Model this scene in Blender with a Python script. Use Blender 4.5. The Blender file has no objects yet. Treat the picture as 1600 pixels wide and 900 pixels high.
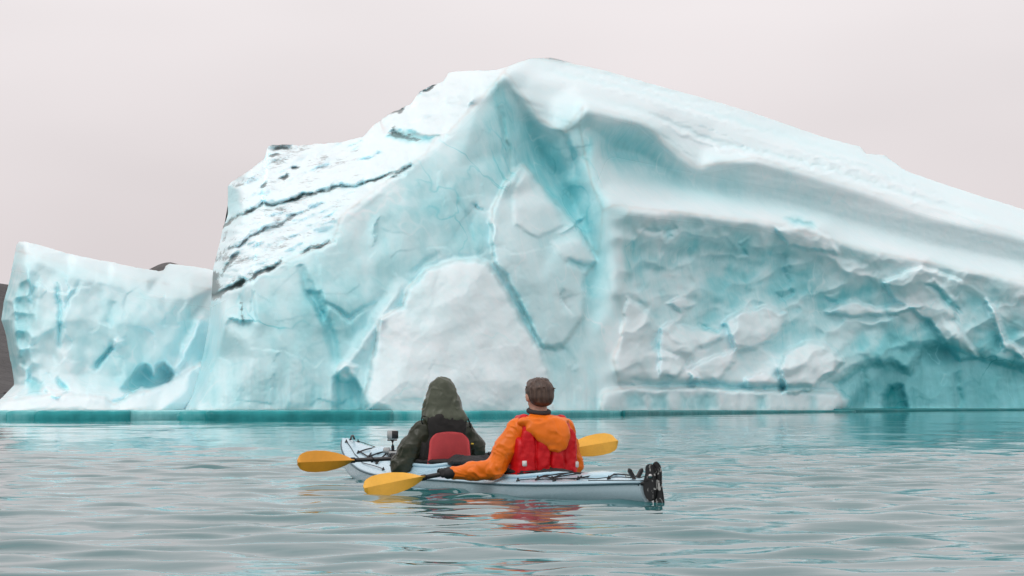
import bpy, bmesh, math, random
import numpy as np
from mathutils import Vector, Matrix
from mathutils.geometry import delaunay_2d_cdt

random.seed(7)
scene = bpy.context.scene
COL = scene.collection

# ------------------------------------------------------------------ camera
FOC = 4000.0      # focal length in photograph pixels (1600 wide)
HOR = 612.0       # horizon row in the photograph
EYE = 0.68        # eye height above the water: taken from another kayak
cam_d = bpy.data.cameras.new('camera')
cam_d.sensor_width = 36.0
cam_d.lens = FOC / 1600 * 36
cam_d.shift_y = (HOR - 450) / 1600
cam_d.clip_start = 0.1
cam_d.clip_end = 30000
cam = bpy.data.objects.new('camera', cam_d)
cam.location = (0, 0, EYE)
cam.rotation_euler = (math.radians(90), 0, 0)
COL.objects.link(cam)
scene.camera = cam

# ------------------------------------------------------------------ world: overcast sky
SUN_ELEV, SUN_AZ = 56.0, -146.0      # degrees; azimuth clockwise from +Y (the view direction)
world = bpy.data.worlds.new('World')
scene.world = world
world.use_nodes = True
nt = world.node_tree
nt.nodes.clear()
N = nt.nodes.new
sky = N('ShaderNodeTexSky'); sky.sky_type = 'NISHITA'; sky.sun_disc = False
sky.sun_elevation = math.radians(SUN_ELEV); sky.sun_rotation = math.radians(SUN_AZ)
sky.air_density = 1.0; sky.dust_density = 4.0
bg1 = N('ShaderNodeBackground'); bg1.inputs['Strength'].default_value = 0.06
nt.links.new(sky.outputs[0], bg1.inputs['Color'])
tc = N('ShaderNodeTexCoord'); sep = N('ShaderNodeSeparateXYZ')
nt.links.new(tc.outputs['Generated'], sep.inputs[0])
rmp = N('ShaderNodeValToRGB')
rmp.color_ramp.elements[0].position = 0.0
rmp.color_ramp.elements[0].color = (0.70, 0.635, 0.645, 1)
rmp.color_ramp.elements[1].position = 1.0
rmp.color_ramp.elements[1].color = (0.94, 0.93, 0.94, 1)
e = rmp.color_ramp.elements.new(0.19); e.color = (0.87, 0.82, 0.825, 1)
nt.links.new(sep.outputs['Z'], rmp.inputs['Fac'])
mp = N('ShaderNodeMapping'); mp.inputs['Scale'].default_value = (2.2, 2.2, 7.0)
nt.links.new(tc.outputs['Generated'], mp.inputs[0])
nz = N('ShaderNodeTexNoise'); nz.inputs['Scale'].default_value = 1.3; nz.inputs['Detail'].default_value = 3
nt.links.new(mp.outputs[0], nz.inputs['Vector'])
mr = N('ShaderNodeMapRange'); mr.inputs['From Min'].default_value = 0.3; mr.inputs['From Max'].default_value = 0.7
mr.inputs['To Min'].default_value = 0.91; mr.inputs['To Max'].default_value = 1.07
nt.links.new(nz.outputs['Fac'], mr.inputs['Value'])
bg2 = N('ShaderNodeBackground')
nt.links.new(rmp.outputs[0], bg2.inputs['Color']); nt.links.new(mr.outputs[0], bg2.inputs['Strength'])
mx = N('ShaderNodeMixShader'); mx.inputs[0].default_value = 0.94
nt.links.new(bg1.outputs[0], mx.inputs[1]); nt.links.new(bg2.outputs[0], mx.inputs[2])
wo = N('ShaderNodeOutputWorld'); nt.links.new(mx.outputs[0], wo.inputs['Surface'])

# ------------------------------------------------------------------ sun behind thin cloud
sun_d = bpy.data.lights.new('sun', 'SUN')
sun_d.energy = 0.78
sun_d.angle = math.radians(24)
sun_d.color = (1.0, 0.97, 0.94)
sun = bpy.data.objects.new('sun', sun_d)
COL.objects.link(sun)
az, el = math.radians(SUN_AZ), math.radians(SUN_ELEV)
to_sun = Vector((math.sin(az) * math.cos(el), math.cos(az) * math.cos(el), math.sin(el)))
sun.rotation_euler = to_sun.to_track_quat('Z', 'Y').to_euler()

vs = scene.view_settings
scene.display_settings.display_device = 'sRGB'
vs.view_transform = 'Standard'
vs.look = 'None'
vs.exposure = 0.1
vs.gamma = 1.0
vs.use_curve_mapping = False
scene.cycles.max_bounces = 12
scene.cycles.diffuse_bounces = 10
scene.cycles.use_denoising = True

# ------------------------------------------------------------------ helpers
def at(px, py, Y):
    """world point seen at photograph pixel (px, py) at depth Y"""
    return Vector(((px - 800) * Y / FOC, Y, EYE + (HOR - py) * Y / FOC))

def tag(o, label=None, cat=None, group=None, kind=None):
    if label: o['label'] = label
    if cat: o['category'] = cat
    if group: o['group'] = group
    if kind: o['kind'] = kind
    return o

def link(name, me, mat=None, parent=None, smooth=True):
    o = bpy.data.objects.new(name, me)
    COL.objects.link(o)
    if mat is not None:
        me.materials.clear(); me.materials.append(mat)
    if parent is not None:
        o.parent = parent
    if smooth:
        me.polygons.foreach_set('use_smooth', [True] * len(me.polygons))
    return o

def empty(name, loc=(0, 0, 0), rz=0.0):
    o = bpy.data.objects.new(name, None)
    o.empty_display_size = 0.2
    o.location = loc
    o.rotation_euler = (0, 0, rz)
    COL.objects.link(o)
    return o

def interp(x, pts):
    p = np.array(pts, float)
    return np.interp(x, p[:, 0], p[:, 1])

def sstep(a, b, x):
    t = np.clip((x - a) / (b - a), 0, 1)
    return t * t * (3 - 2 * t)

def _hash(ix, iy, seed):
    n = (ix.astype(np.int64) * 374761393 + iy.astype(np.int64) * 668265263 + seed * 982451653) & 0x7fffffff
    n = ((n ^ (n >> 13)) * 1274126177) & 0x7fffffff
    n = ((n ^ (n >> 16)) * 2246822519) & 0x7fffffff
    return (n ^ (n >> 15)) / float(0x7fffffff)

def vnoise(x, y, seed=0):
    """gradient noise, about 0..1"""
    ca, sa = math.cos(.47), math.sin(.47)
    x, y = x * ca - y * sa, x * sa + y * ca
    ix, iy = np.floor(x).astype(np.int64), np.floor(y).astype(np.int64)
    fx, fy = x - ix, y - iy
    ux = fx * fx * fx * (fx * (fx * 6 - 15) + 10)
    uy = fy * fy * fy * (fy * (fy * 6 - 15) + 10)
    def g(dx, dy):
        t = _hash(ix + dx, iy + dy, seed) * (2 * math.pi)
        return np.cos(t) * (fx - dx) + np.sin(t) * (fy - dy)
    a = g(0, 0); a = a + (g(1, 0) - a) * ux
    b = g(0, 1); b = b + (g(1, 1) - b) * ux
    return np.clip(.5 + .78 * (a + (b - a) * uy), 0, 1)

def _hash3(ix, iy, iz, seed):
    return _hash(ix + iz * 57, iy + iz * 113, seed)

def vnoise3(p, seed=0):
    i = np.floor(p).astype(np.int64)
    f = p - i
    f = f * f * f * (f * (f * 6 - 15) + 10)
    r = 0
    for a in (0, 1):
        wx = f[:, 0] if a else 1 - f[:, 0]
        for b in (0, 1):
            wy = f[:, 1] if b else 1 - f[:, 1]
            for c in (0, 1):
                wz = f[:, 2] if c else 1 - f[:, 2]
                r = r + wx * wy * wz * _hash3(i[:, 0] + a, i[:, 1] + b, i[:, 2] + c, seed)
    return r * 2 - 1

def fbm(x, y, octaves=4, seed=0, gain=0.5):
    """about -1..1"""
    s, amp, tot = 0, 1.0, 0
    ca, sa = math.cos(0.6), math.sin(0.6)
    for i in range(octaves):
        s = s + amp * (vnoise(x, y, seed + i * 17) * 2 - 1)
        tot += amp
        amp *= gain
        x, y = (x * ca - y * sa) * 2.03 + 11.3, (x * sa + y * ca) * 2.03 + 5.7
    return s / tot

def scallop(x, y, seed=0):
    """cups with sharp rims (melt scallops, conchoidal chips): 0 in the cups, up to ~1 on the rims"""
    ix, iy = np.floor(x).astype(np.int64), np.floor(y).astype(np.int64)
    best = np.full(x.shape, 9.0)
    for dx in (-1, 0, 1):
        for dy in (-1, 0, 1):
            cx, cy = ix + dx, iy + dy
            px = cx + 0.15 + 0.7 * _hash(cx, cy, seed)
            py = cy + 0.15 + 0.7 * _hash(cx, cy, seed + 31)
            r = 0.35 * _hash(cx, cy, seed + 57)
            best = np.minimum(best, (x - px) ** 2 + (y - py) ** 2 + r)
    return best

def chips(x, y, seed=0):
    """planar fracture facets: every cell is a plane of its own tilt"""
    ix, iy = np.floor(x).astype(np.int64), np.floor(y).astype(np.int64)
    best = np.full(x.shape, 9.0)
    val = np.zeros(x.shape)
    for dx in (-1, 0, 1):
        for dy in (-1, 0, 1):
            cx, cy = ix + dx, iy + dy
            px = cx + .15 + .7 * _hash(cx, cy, seed)
            py = cy + .15 + .7 * _hash(cx, cy, seed + 31)
            d = (x - px) ** 2 + (y - py) ** 2
            tx = _hash(cx, cy, seed + 71) * 2 - 1
            ty = _hash(cx, cy, seed + 97) * 2 - 1
            v = tx * (x - px) + ty * (y - py) + 0.4 * (_hash(cx, cy, seed + 5) - 0.5)
            m = d < best
            best = np.where(m, d, best)
            val = np.where(m, v, val)
    return val

def blur(a, n):
    for _ in range(n):
        p = np.pad(a, 1, mode='edge')
        a = (p[:-2, 1:-1] + p[2:, 1:-1] + p[1:-1, :-2] + p[1:-1, 2:] + 2 * a) / 6
    return a

# ------------------------------------------------------------------ node material helper
class Mat:
    def __init__(self, name):
        self.m = bpy.data.materials.new(name)
        self.m.use_nodes = True
        self.nt = self.m.node_tree
        self.bsdf = self.nt.nodes['Principled BSDF']
        self.out = self.nt.nodes['Material Output']
    def n(self, t, **kw):
        x = self.nt.nodes.new(t)
        for k, v in kw.items():
            if k in x.inputs: x.inputs[k].default_value = v
            else: setattr(x, k, v)
        return x
    def l(self, a, b):
        self.nt.links.new(a, b)
    def math(self, op, a, b=None, clamp=False):
        x = self.nt.nodes.new('ShaderNodeMath'); x.operation = op; x.use_clamp = clamp
        for i, v in enumerate((a, b)):
            if v is None: continue
            if isinstance(v, (int, float)): x.inputs[i].default_value = v
            else: self.l(v, x.inputs[i])
        return x.outputs[0]
    def noise(self, coord, scale, detail=3, rough=0.55, stretch=(1, 1, 1), dist=0.0):
        mp = self.n('ShaderNodeMapping'); mp.inputs['Scale'].default_value = stretch
        self.l(coord, mp.inputs['Vector'])
        x = self.n('ShaderNodeTexNoise', Scale=scale, Detail=detail, Roughness=rough, Distortion=dist)
        self.l(mp.outputs[0], x.inputs['Vector'])
        return x.outputs['Fac']
    def ramp(self, fac, stops):
        r = self.n('ShaderNodeValToRGB')
        el = r.color_ramp.elements
        while len(el) < len(stops): el.new(0.5)
        for s, (p, c) in zip(el, stops):
            s.position = p; s.color = (*c, 1) if len(c) == 3 else c
        self.l(fac, r.inputs['Fac'])
        return r.outputs['Color']
    def mixc(self, fac, a, b):
        x = self.nt.nodes.new('ShaderNodeMix'); x.data_type = 'RGBA'
        for s, v in ((x.inputs['Factor'], fac), (x.inputs['A'], a), (x.inputs['B'], b)):
            pass
        for i, v in ((0, fac), (6, a), (7, b)):
            if isinstance(v, (int, float)): x.inputs[i].default_value = v
            elif isinstance(v, tuple): x.inputs[i].default_value = (*v, 1)
            else: self.l(v, x.inputs[i])
        return x.outputs[2]
    def bump(self, height, strength, distance, prev=None):
        b = self.n('ShaderNodeBump', Strength=strength, Distance=distance)
        self.l(height, b.inputs['Height'])
        if prev is not None: self.l(prev, b.inputs['Normal'])
        return b.outputs['Normal']

# ------------------------------------------------------------------ glacier ice
def ice_material():
    M = Mat('glacier_ice')
    pos = M.n('ShaderNodeNewGeometry').outputs['Position']
    clar = M.n('ShaderNodeAttribute', attribute_name='clarity').outputs['Fac']
    dirt = M.n('ShaderNodeAttribute', attribute_name='dirt').outputs['Fac']
    snow = M.n('ShaderNodeAttribute', attribute_name='snow').outputs['Fac']
    big = M.noise(pos, 0.55, 5, 0.6, (1, 1, 0.8), 0.6)
    streak = M.noise(pos, 2.2, 4, 0.6, (1, 1, 0.13), 0.2)
    fine = M.noise(pos, 5.0, 4, 0.6)
    v = M.math('ADD', M.math('MULTIPLY', M.math('SUBTRACT', big, 0.5), 0.55),
               M.math('ADD', M.math('MULTIPLY', M.math('SUBTRACT', streak, 0.5), 0.22),
                      M.math('MULTIPLY', M.math('SUBTRACT', fine, 0.5), 0.08)))
    # white bubbly crust takes little of the colour variation, clear ice takes all of it
    amt = M.math('MULTIPLY', v, M.math('ADD', M.math('MULTIPLY', M.math('SUBTRACT', 1.0, snow), 0.8), 0.12))
    # healed fractures: thin white or blue veins through the clear ice
    wv = M.n('ShaderNodeTexNoise', Scale=.5, Detail=3)
    M.l(pos, wv.inputs['Vector'])
    va = M.n('ShaderNodeVectorMath', operation='SCALE'); va.inputs['Scale'].default_value = 4.5
    M.l(wv.outputs['Color'], va.inputs[0])
    vb = M.n('ShaderNodeVectorMath', operation='ADD')
    M.l(pos, vb.inputs[0]); M.l(va.outputs[0], vb.inputs[1])
    vo = M.n('ShaderNodeTexVoronoi', Scale=.42, feature='DISTANCE_TO_EDGE')
    M.l(vb.outputs[0], vo.inputs['Vector'])
    ve = M.math('SUBTRACT', 1.0, M.math('MULTIPLY', vo.outputs['Distance'], 26.0), clamp=True)
    pick = M.math('MULTIPLY', M.math('SUBTRACT', M.noise(pos, .35, 2), .5), 2.6)
    vein = M.math('MULTIPLY', M.math('MULTIPLY', ve, pick), M.math('SUBTRACT', 1.0, snow))
    c = M.math('ADD', M.math('ADD', clar, amt), M.math('MULTIPLY', vein, .36), clamp=True)
    col = M.ramp(c, [(0.0, (0.82, 0.90, 0.925)), (0.15, (0.74, 0.885, 0.912)), (0.38, (0.57, 0.83, 0.865)),
                     (0.66, (0.24, 0.65, 0.70)), (1.0, (0.035, 0.33, 0.36))])
    # grit melted out along the layers: specks and streaks
    g1 = M.noise(pos, 3.0, 6, 0.75, (.45, .7, 2.4), .5)
    g2 = M.noise(pos, 14.0, 3, 0.6, (.6, 1, 1.6))
    g = M.math('ADD', M.math('MULTIPLY', g1, 0.7), M.math('MULTIPLY', g2, 0.3))
    thr = M.math('SUBTRACT', M.math('ADD', M.math('MULTIPLY', dirt, 0.52), g), 0.705)
    gm = M.math('MULTIPLY', M.math('MULTIPLY', thr, 8.0, clamp=True), M.math('MULTIPLY', dirt, 2.6, clamp=True), clamp=True)
    col = M.mixc(M.math('MULTIPLY', gm, 0.72), col, (0.10, 0.095, 0.09))
    M.l(col, M.bsdf.inputs['Base Color'])
    rough = M.math('ADD', M.math('MULTIPLY', snow, 0.45), 0.27)
    M.l(rough, M.bsdf.inputs['Roughness'])
    M.bsdf.inputs['IOR'].default_value = 1.31
    M.bsdf.inputs['Specular IOR Level'].default_value = 0.45
    M.bsdf.inputs['Subsurface Weight'].default_value = 0.7
    M.bsdf.inputs['Subsurface Radius'].default_value = (0.25, 0.8, 1.0)
    M.bsdf.inputs['Subsurface Scale'].default_value = 0.13
    M.bsdf.subsurface_method = 'BURLEY'
    b1 = M.noise(pos, 1.6, 6, 0.62, (1, 1, 0.7), 0.3)
    b2 = M.noise(pos, 7.0, 5, 0.65)
    sn = M.math('ADD', M.math('MULTIPLY', snow, .55), .45)
    nrm = M.bump(M.math('MULTIPLY', b1, sn), 0.2, 0.09)
    nrm = M.bump(M.math('MULTIPLY', b2, sn), 0.2, 0.022, nrm)
    M.l(nrm, M.bsdf.inputs['Normal'])
    return M.m

ICE = ice_material()

class Relief:
    """front of an iceberg, sculpted as depth behind its waterline, in 2-px cells of the photograph's frame"""
    def __init__(self, x0, x1, y0, y1, step=2.0):
        self.x0, self.y0, self.st = x0, y0, step
        self.nx = int((x1 - x0) / step) + 1
        self.ny = int((y1 - y0) / step) + 1
        self.PX, self.PY = np.meshgrid(x0 + np.arange(self.nx) * step, y0 + np.arange(self.ny) * step)
        z = np.zeros_like(self.PX)
        self.O, self.C, self.D, self.S = z.copy(), z.copy(), z.copy(), z.copy()
        self.gain = 0.55
        self.jx = np.zeros_like(z); self.jy = np.zeros_like(z)

    def base(self, pts, lines=(), smooth=6):
        P, E = [], []
        for p in pts: P.append(p)
        for ln in lines:
            k = len(P)
            P.extend(ln)
            E.extend((k + i, k + i + 1) for i in range(len(ln) - 1))
        v2 = [Vector((p[0], p[1])) for p in P]
        vo, eo, fo, ov, oe, of = delaunay_2d_cdt(v2, E, [], 0, 1e-4)
        O = np.full(self.PX.shape, np.nan)
        zz = []
        C = np.zeros(self.PX.shape)
        for v, src in zip(vo, ov):
            if src: zz.append((P[src[0]][2], P[src[0]][3]))
            else:
                d = sorted(((p[0] - v.x) ** 2 + (p[1] - v.y) ** 2, p[2], p[3]) for p in P)[:2]
                w = 1 / (np.sqrt(d[0][0]) + 1e-6), 1 / (np.sqrt(d[1][0]) + 1e-6)
                zz.append(((d[0][1] * w[0] + d[1][1] * w[1]) / sum(w), (d[0][2] * w[0] + d[1][2] * w[1]) / sum(w)))
        for f in fo:
            a, b, c = [vo[i] for i in f[:3]]
            det = (b.y - c.y) * (a.x - c.x) + (c.x - b.x) * (a.y - c.y)
            if abs(det) < 1e-6: continue
            i0 = max(0, int((min(a.x, b.x, c.x) - self.x0) / self.st)); i1 = int((max(a.x, b.x, c.x) - self.x0) / self.st) + 2
            j0 = max(0, int((min(a.y, b.y, c.y) - self.y0) / self.st)); j1 = int((max(a.y, b.y, c.y) - self.y0) / self.st) + 2
            X, Y = self.PX[j0:j1, i0:i1], self.PY[j0:j1, i0:i1]
            if X.size == 0: continue
            w0 = ((b.y - c.y) * (X - c.x) + (c.x - b.x) * (Y - c.y)) / det
            w1 = ((c.y - a.y) * (X - c.x) + (a.x - c.x) * (Y - c.y)) / det
            w2 = 1 - w0 - w1
            m = (w0 >= -1e-4) & (w1 >= -1e-4) & (w2 >= -1e-4)
            O[j0:j1, i0:i1][m] = (w0 * zz[f[0]][0] + w1 * zz[f[1]][0] + w2 * zz[f[2]][0])[m]
            C[j0:j1, i0:i1][m] = (w0 * zz[f[0]][1] + w1 * zz[f[1]][1] + w2 * zz[f[2]][1])[m]
        # fill what lies outside the points
        for _ in range(400):
            bad = np.isnan(O)
            if not bad.any(): break
            p = np.pad(O, 1, constant_values=np.nan); q = np.pad(C, 1)
            st = np.stack([p[:-2, 1:-1], p[2:, 1:-1], p[1:-1, :-2], p[1:-1, 2:]])
            sc = np.stack([q[:-2, 1:-1], q[2:, 1:-1], q[1:-1, :-2], q[1:-1, 2:]])
            ok = ~np.isnan(st)
            n = ok.sum(0)
            fill = bad & (n > 0)
            O[fill] = (np.where(ok, st, 0).sum(0) / np.maximum(n, 1))[fill]
            C[fill] = (np.where(ok, sc, 0).sum(0) / np.maximum(n, 1))[fill]
        self.O = blur(np.nan_to_num(O), smooth)
        self.C = blur(C, smooth + 4)

    def jitter(self, amp, scale, seed):
        self.jx = fbm(self.PX / scale, self.PY / scale, 4, seed) * amp
        self.jy = fbm(self.PX / scale + 40, self.PY / scale + 9, 4, seed + 3) * amp

    def box(self, pts, m):
        xs = [p[0] for p in pts]; ys = [p[1] for p in pts]
        i0 = max(0, int((min(xs) - m - self.x0) / self.st)); i1 = max(i0 + 1, int((max(xs) + m - self.x0) / self.st) + 2)
        j0 = max(0, int((min(ys) - m - self.y0) / self.st)); j1 = max(j0 + 1, int((max(ys) + m - self.y0) / self.st) + 2)
        return slice(j0, j1), slice(i0, i1)

    def sd(self, poly, b=(slice(None), slice(None))):
        X, Y = self.PX[b] + self.jx[b], self.PY[b] + self.jy[b]
        d = np.full(X.shape, 1e9); ins = np.zeros(X.shape, bool)
        n = len(poly)
        for i in range(n):
            ax, ay = poly[i]; bx, by = poly[(i + 1) % n]
            ex, ey = bx - ax, by - ay
            t = np.clip(((X - ax) * ex + (Y - ay) * ey) / (ex * ex + ey * ey + 1e-9), 0, 1)
            d = np.minimum(d, (X - ax - t * ex) ** 2 + (Y - ay - t * ey) ** 2)
            if ay != by:
                c = ((ay > Y) != (by > Y)) & (X < ex * (Y - ay) / (by - ay) + ax)
                ins ^= c
        return np.sqrt(d) * np.where(ins, -1, 1)

    def ld(self, line, b=(slice(None), slice(None))):
        X, Y = self.PX[b] + self.jx[b], self.PY[b] + self.jy[b]
        d = np.full(X.shape, 1e9); side = np.zeros(X.shape); along = np.zeros(X.shape)
        tot = len(line) - 1
        for i in range(tot):
            (ax, ay), (bx, by) = line[i][:2], line[i + 1][:2]
            ex, ey = bx - ax, by - ay
            t = np.clip(((X - ax) * ex + (Y - ay) * ey) / (ex * ex + ey * ey + 1e-9), 0, 1)
            q = (X - ax - t * ex) ** 2 + (Y - ay - t * ey) ** 2
            m = q < d
            d = np.where(m, q, d)
            side = np.where(m, np.sign(ex * (Y - ay) - ey * (X - ax)), side)
            along = np.where(m, (i + t) / tot, along)
        return np.sqrt(d), side, along

    def patch(self, poly, do=0.0, soft=5, c=None, cw=1.0, csoft=None, round_=0.0, rw=30, snow=None):
        b = self.box(poly, 2 * max(soft, csoft or 0) + 14)
        s = self.sd(poly, b)
        w = sstep(soft, -soft, s)
        self.O[b] += w * do * self.gain
        if round_:                       # bulge towards the viewer in the middle
            self.O[b] -= round_ * np.sqrt(np.clip(-s / rw, 0, 1))
        if c is not None:
            k = csoft or soft
            wc = sstep(k, -k, s) * cw
            self.C[b] += (c - self.C[b]) * wc
        if snow is not None:
            wc = sstep(soft * 1.5, -soft * 1.5, s)
            self.S[b] += (snow - self.S[b]) * wc

    def groove(self, line, w, do, c=None, cw=1.0, cwid=None, taper=True, dirt=0.0):
        b = self.box(line, 3 * max(w * 2.2, cwid or 0) + 10)
        d, side, al = self.ld(line, b)
        tp = np.sin(np.clip(al, 0, 1) * math.pi) ** 0.5 if taper else 1.0
        g = np.exp(-(d / w) ** 2) * tp
        self.O[b] += do * g * self.gain
        if c is not None:
            k = np.exp(-(d / (cwid or w * 1.3)) ** 2) * tp * cw
            self.C[b] += (c - self.C[b]) * k
        if dirt:
            self.D[b] = np.maximum(self.D[b], dirt * np.exp(-(d / (w * 1.3)) ** 2) * tp)

    def step(self, line, reach, do, sgn=1):
        """a drop that is sharp on one side of the line and fades out over `reach` on that side"""
        b = self.box(line, reach + 10)
        d, side, al = self.ld(line, b)
        tp = np.sin(np.clip(al, 0, 1) * math.pi) ** 0.4
        m = (side * sgn) > 0
        self.O[b] += np.where(m, do * np.clip(1 - d / reach, 0, 1) ** 1.5, 0) * tp

    def sample(self, A, px, py):
        fx = np.clip((px - self.x0) / self.st, 0, self.nx - 1.001)
        fy = np.clip((py - self.y0) / self.st, 0, self.ny - 1.001)
        ix, iy = fx.astype(int), fy.astype(int)
        u, v = fx - ix, fy - iy
        return (A[iy, ix] * (1 - u) + A[iy, ix + 1] * u) * (1 - v) + (A[iy + 1, ix] * (1 - u) + A[iy + 1, ix + 1] * u) * v

def build_berg(name, R, xn, S, base_depth, xl=None, xl0=0, xl_reach=150, ybot=640.0, nrow=290, nback=26,
               regions=(), thick=6.0, xr=None):
    """closed iceberg: front rows from under the water up to the crest, then the back down to the water again"""
    n = len(xn)
    t = np.linspace(0, 1, nrow)
    ys = S                                            # crest row per column
    PY = ybot + (ys[None, :] - ybot) * t[:, None]
    PX = np.repeat(xn[None, :], nrow, 0).astype(float)
    if xl is not None:
        sh = interp(PY.ravel(), xl).reshape(PY.shape) - xl0
        PX = PX + sh * np.clip(1 - (PX - xl0) / xl_reach, 0, 1)
    O = R.sample(R.O, PX, PY); C = R.sample(R.C, PX, PY); D = R.sample(R.D, PX, PY); S_ = R.sample(R.S, PX, PY)
    Y = base_depth(PX) + O
    X = (PX - 800) * Y / FOC
    Z = EYE + (HOR - PY) * Y / FOC
    # below the waterline
    nu = 5
    low = []
    for k in range(nu):
        f = (k + 1) / nu
        low.append((X[0], Y[0] + 0.3 * f, Z[0] * (1 - f) - 1.2 * f))
    low = low[::-1]
    # back
    back = []
    for j in range(1, nback + 1):
        f = j / nback
        zc = Z[-1]
        Yb = Y[-1] + thick * (f ** 0.7) + 0.8 * fbm(xn / 60.0, np.full(n, j * 0.5), 3, 77)
        back.append(((PX[-1] - 800) * Y[-1] / FOC, Yb, zc - (zc + 1.2) * f ** 1.3))
    XX = np.vstack([[a[0] for a in low], X, [b[0] for b in back]])
    YY = np.vstack([[a[1] for a in low], Y, [b[1] for b in back]])
    ZZ = np.vstack([[a[2] for a in low], Z, [b[2] for b in back]])
    pad = lambda A: np.vstack([np.repeat(A[:1], nu, 0), A, np.repeat(A[-1:], nback, 0)])
    CC, DD, SS = pad(C), pad(D), pad(S_)
    PXp, PYp = pad(PX), pad(PY)
    m = XX.shape[0]
    V = np.stack([XX, YY, ZZ], -1)
    # smooth normals over the whole sheet, so that the parts meet without a seam
    du = np.gradient(V, axis=1); dv = np.gradient(V, axis=0)
    Nn = np.cross(du, dv)
    Nn /= np.linalg.norm(Nn, axis=-1, keepdims=True) + 1e-9
    V = V.reshape(-1, 3); Nf = Nn.reshape(-1, 3)
    idx = np.arange(m * n).reshape(m, n)
    F = np.stack([idx[:-1, :-1], idx[:-1, 1:], idx[1:, 1:], idx[1:, :-1]], -1).reshape(-1, 4)
    fcx = 0.25 * (PXp[:-1, :-1] + PXp[:-1, 1:] + PXp[1:, 1:] + PXp[1:, :-1]).ravel()
    fcy = 0.25 * (PYp[:-1, :-1] + PYp[:-1, 1:] + PYp[1:, 1:] + PYp[1:, :-1]).ravel()
    isback = np.repeat(np.arange(m - 1) >= nu + nrow - 1, n - 1)
    reg = np.zeros(len(F), int)
    for ri, (rn, poly) in enumerate(regions):
        ins = np.zeros(len(F), bool)
        for i in range(len(poly)):
            ax, ay = poly[i]; bx, by = poly[(i + 1) % len(poly)]
            if ay != by:
                ins ^= ((ay > fcy) != (by > fcy)) & (fcx < (bx - ax) * (fcy - ay) / (by - ay) + ax)
        reg[ins & (reg == 0) & ~isback] = ri + 1
    root = empty(name, tuple(Vector((float(V[:, 0].mean()), float(Y[0].mean()), 0))))
    org = np.array(root.location)
    names = ['ice_body'] + [r[0] for r in regions]
    for ri, rn in enumerate(names):
        sel = F[reg == ri]
        if len(sel) == 0: continue
        used, inv = np.unique(sel, return_inverse=True)
        inv = inv.reshape(sel.shape)
        me = bpy.data.meshes.new(rn)
        faces = [tuple(q) for q in inv.tolist()]
        if ri == 0:                                     # close both ends of the berg
            loc = {int(a): b for b, a in enumerate(used)}
            for colm in (0, n - 1):
                loop = [loc[int(i)] for i in idx[:, colm] if int(i) in loc]
                if len(loop) > 3: faces.append(tuple(loop if colm == 0 else loop[::-1]))
        me.from_pydata((V[used] - org).tolist(), [], faces)
        for an, A in (('clarity', CC), ('dirt', DD), ('snow', SS)):
            at_ = me.attributes.new(an, 'FLOAT', 'POINT')
            at_.data.foreach_set('value', A.ravel()[used].astype(np.float32))
        o = link(rn, me, ICE, root)
        me.normals_split_custom_set_from_vertices(Nf[used].tolist())
    return root
# ------------------------------------------------------------------ the main iceberg
BASE_MAIN = [(-400, 41), (-100, 42.5), (0, 43), (300, 43.5), (610, 44.5), (860, 47.5), (1000, 52), (1300, 60), (1600, 65), (2150, 74), (2500, 80)]
def soft_interp(px, pts, r):
    """interpolation with its corners rounded over +-r, so that the plan of the berg has no kinks"""
    x = np.asarray(px, float).ravel()
    k = np.linspace(-1, 1, 17)
    w = 1 - k ** 2 + .02
    return (sum(wi * interp(x + r * ki, pts) for wi, ki in zip(w, k)) / w.sum()).reshape(np.shape(px))
def base_main(px):
    return FOC / 2800 * soft_interp(px, BASE_MAIN, 130)

SKY_MAIN = [(363, 283), (372, 277), (387, 268), (402, 256), (414, 246), (418, 229), (424, 226), (445, 226), (467, 227), (500, 224), (533, 222), (556, 216),
            (567, 213), (575, 205), (583, 196), (600, 184), (607, 178), (625, 171), (642, 162), (650, 150), (657, 142), (675, 133), (693, 127),
            (700, 114), (712, 111), (750, 110), (775, 109), (793, 104), (810, 97), (830, 91), (860, 90), (880, 95), (900, 100),
            (950, 111), (1011, 129), (1060, 142), (1110, 156), (1167, 173), (1215, 189), (1260, 205), (1300, 218), (1344, 229), (1353, 240), (1368, 241),
            (1382, 242), (1396, 253), (1416, 267), (1470, 286), (1540, 309), (1600, 327), (1750, 385), (1900, 450), (2020, 530), (2100, 628)]
XL_MAIN = [(200, 363), (283, 363), (290, 356), (335, 356), (345, 353), (353, 349), (380, 343), (420, 333), (455, 331), (473, 330), (520, 324),
           (560, 316), (605, 299), (640, 284)]

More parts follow.
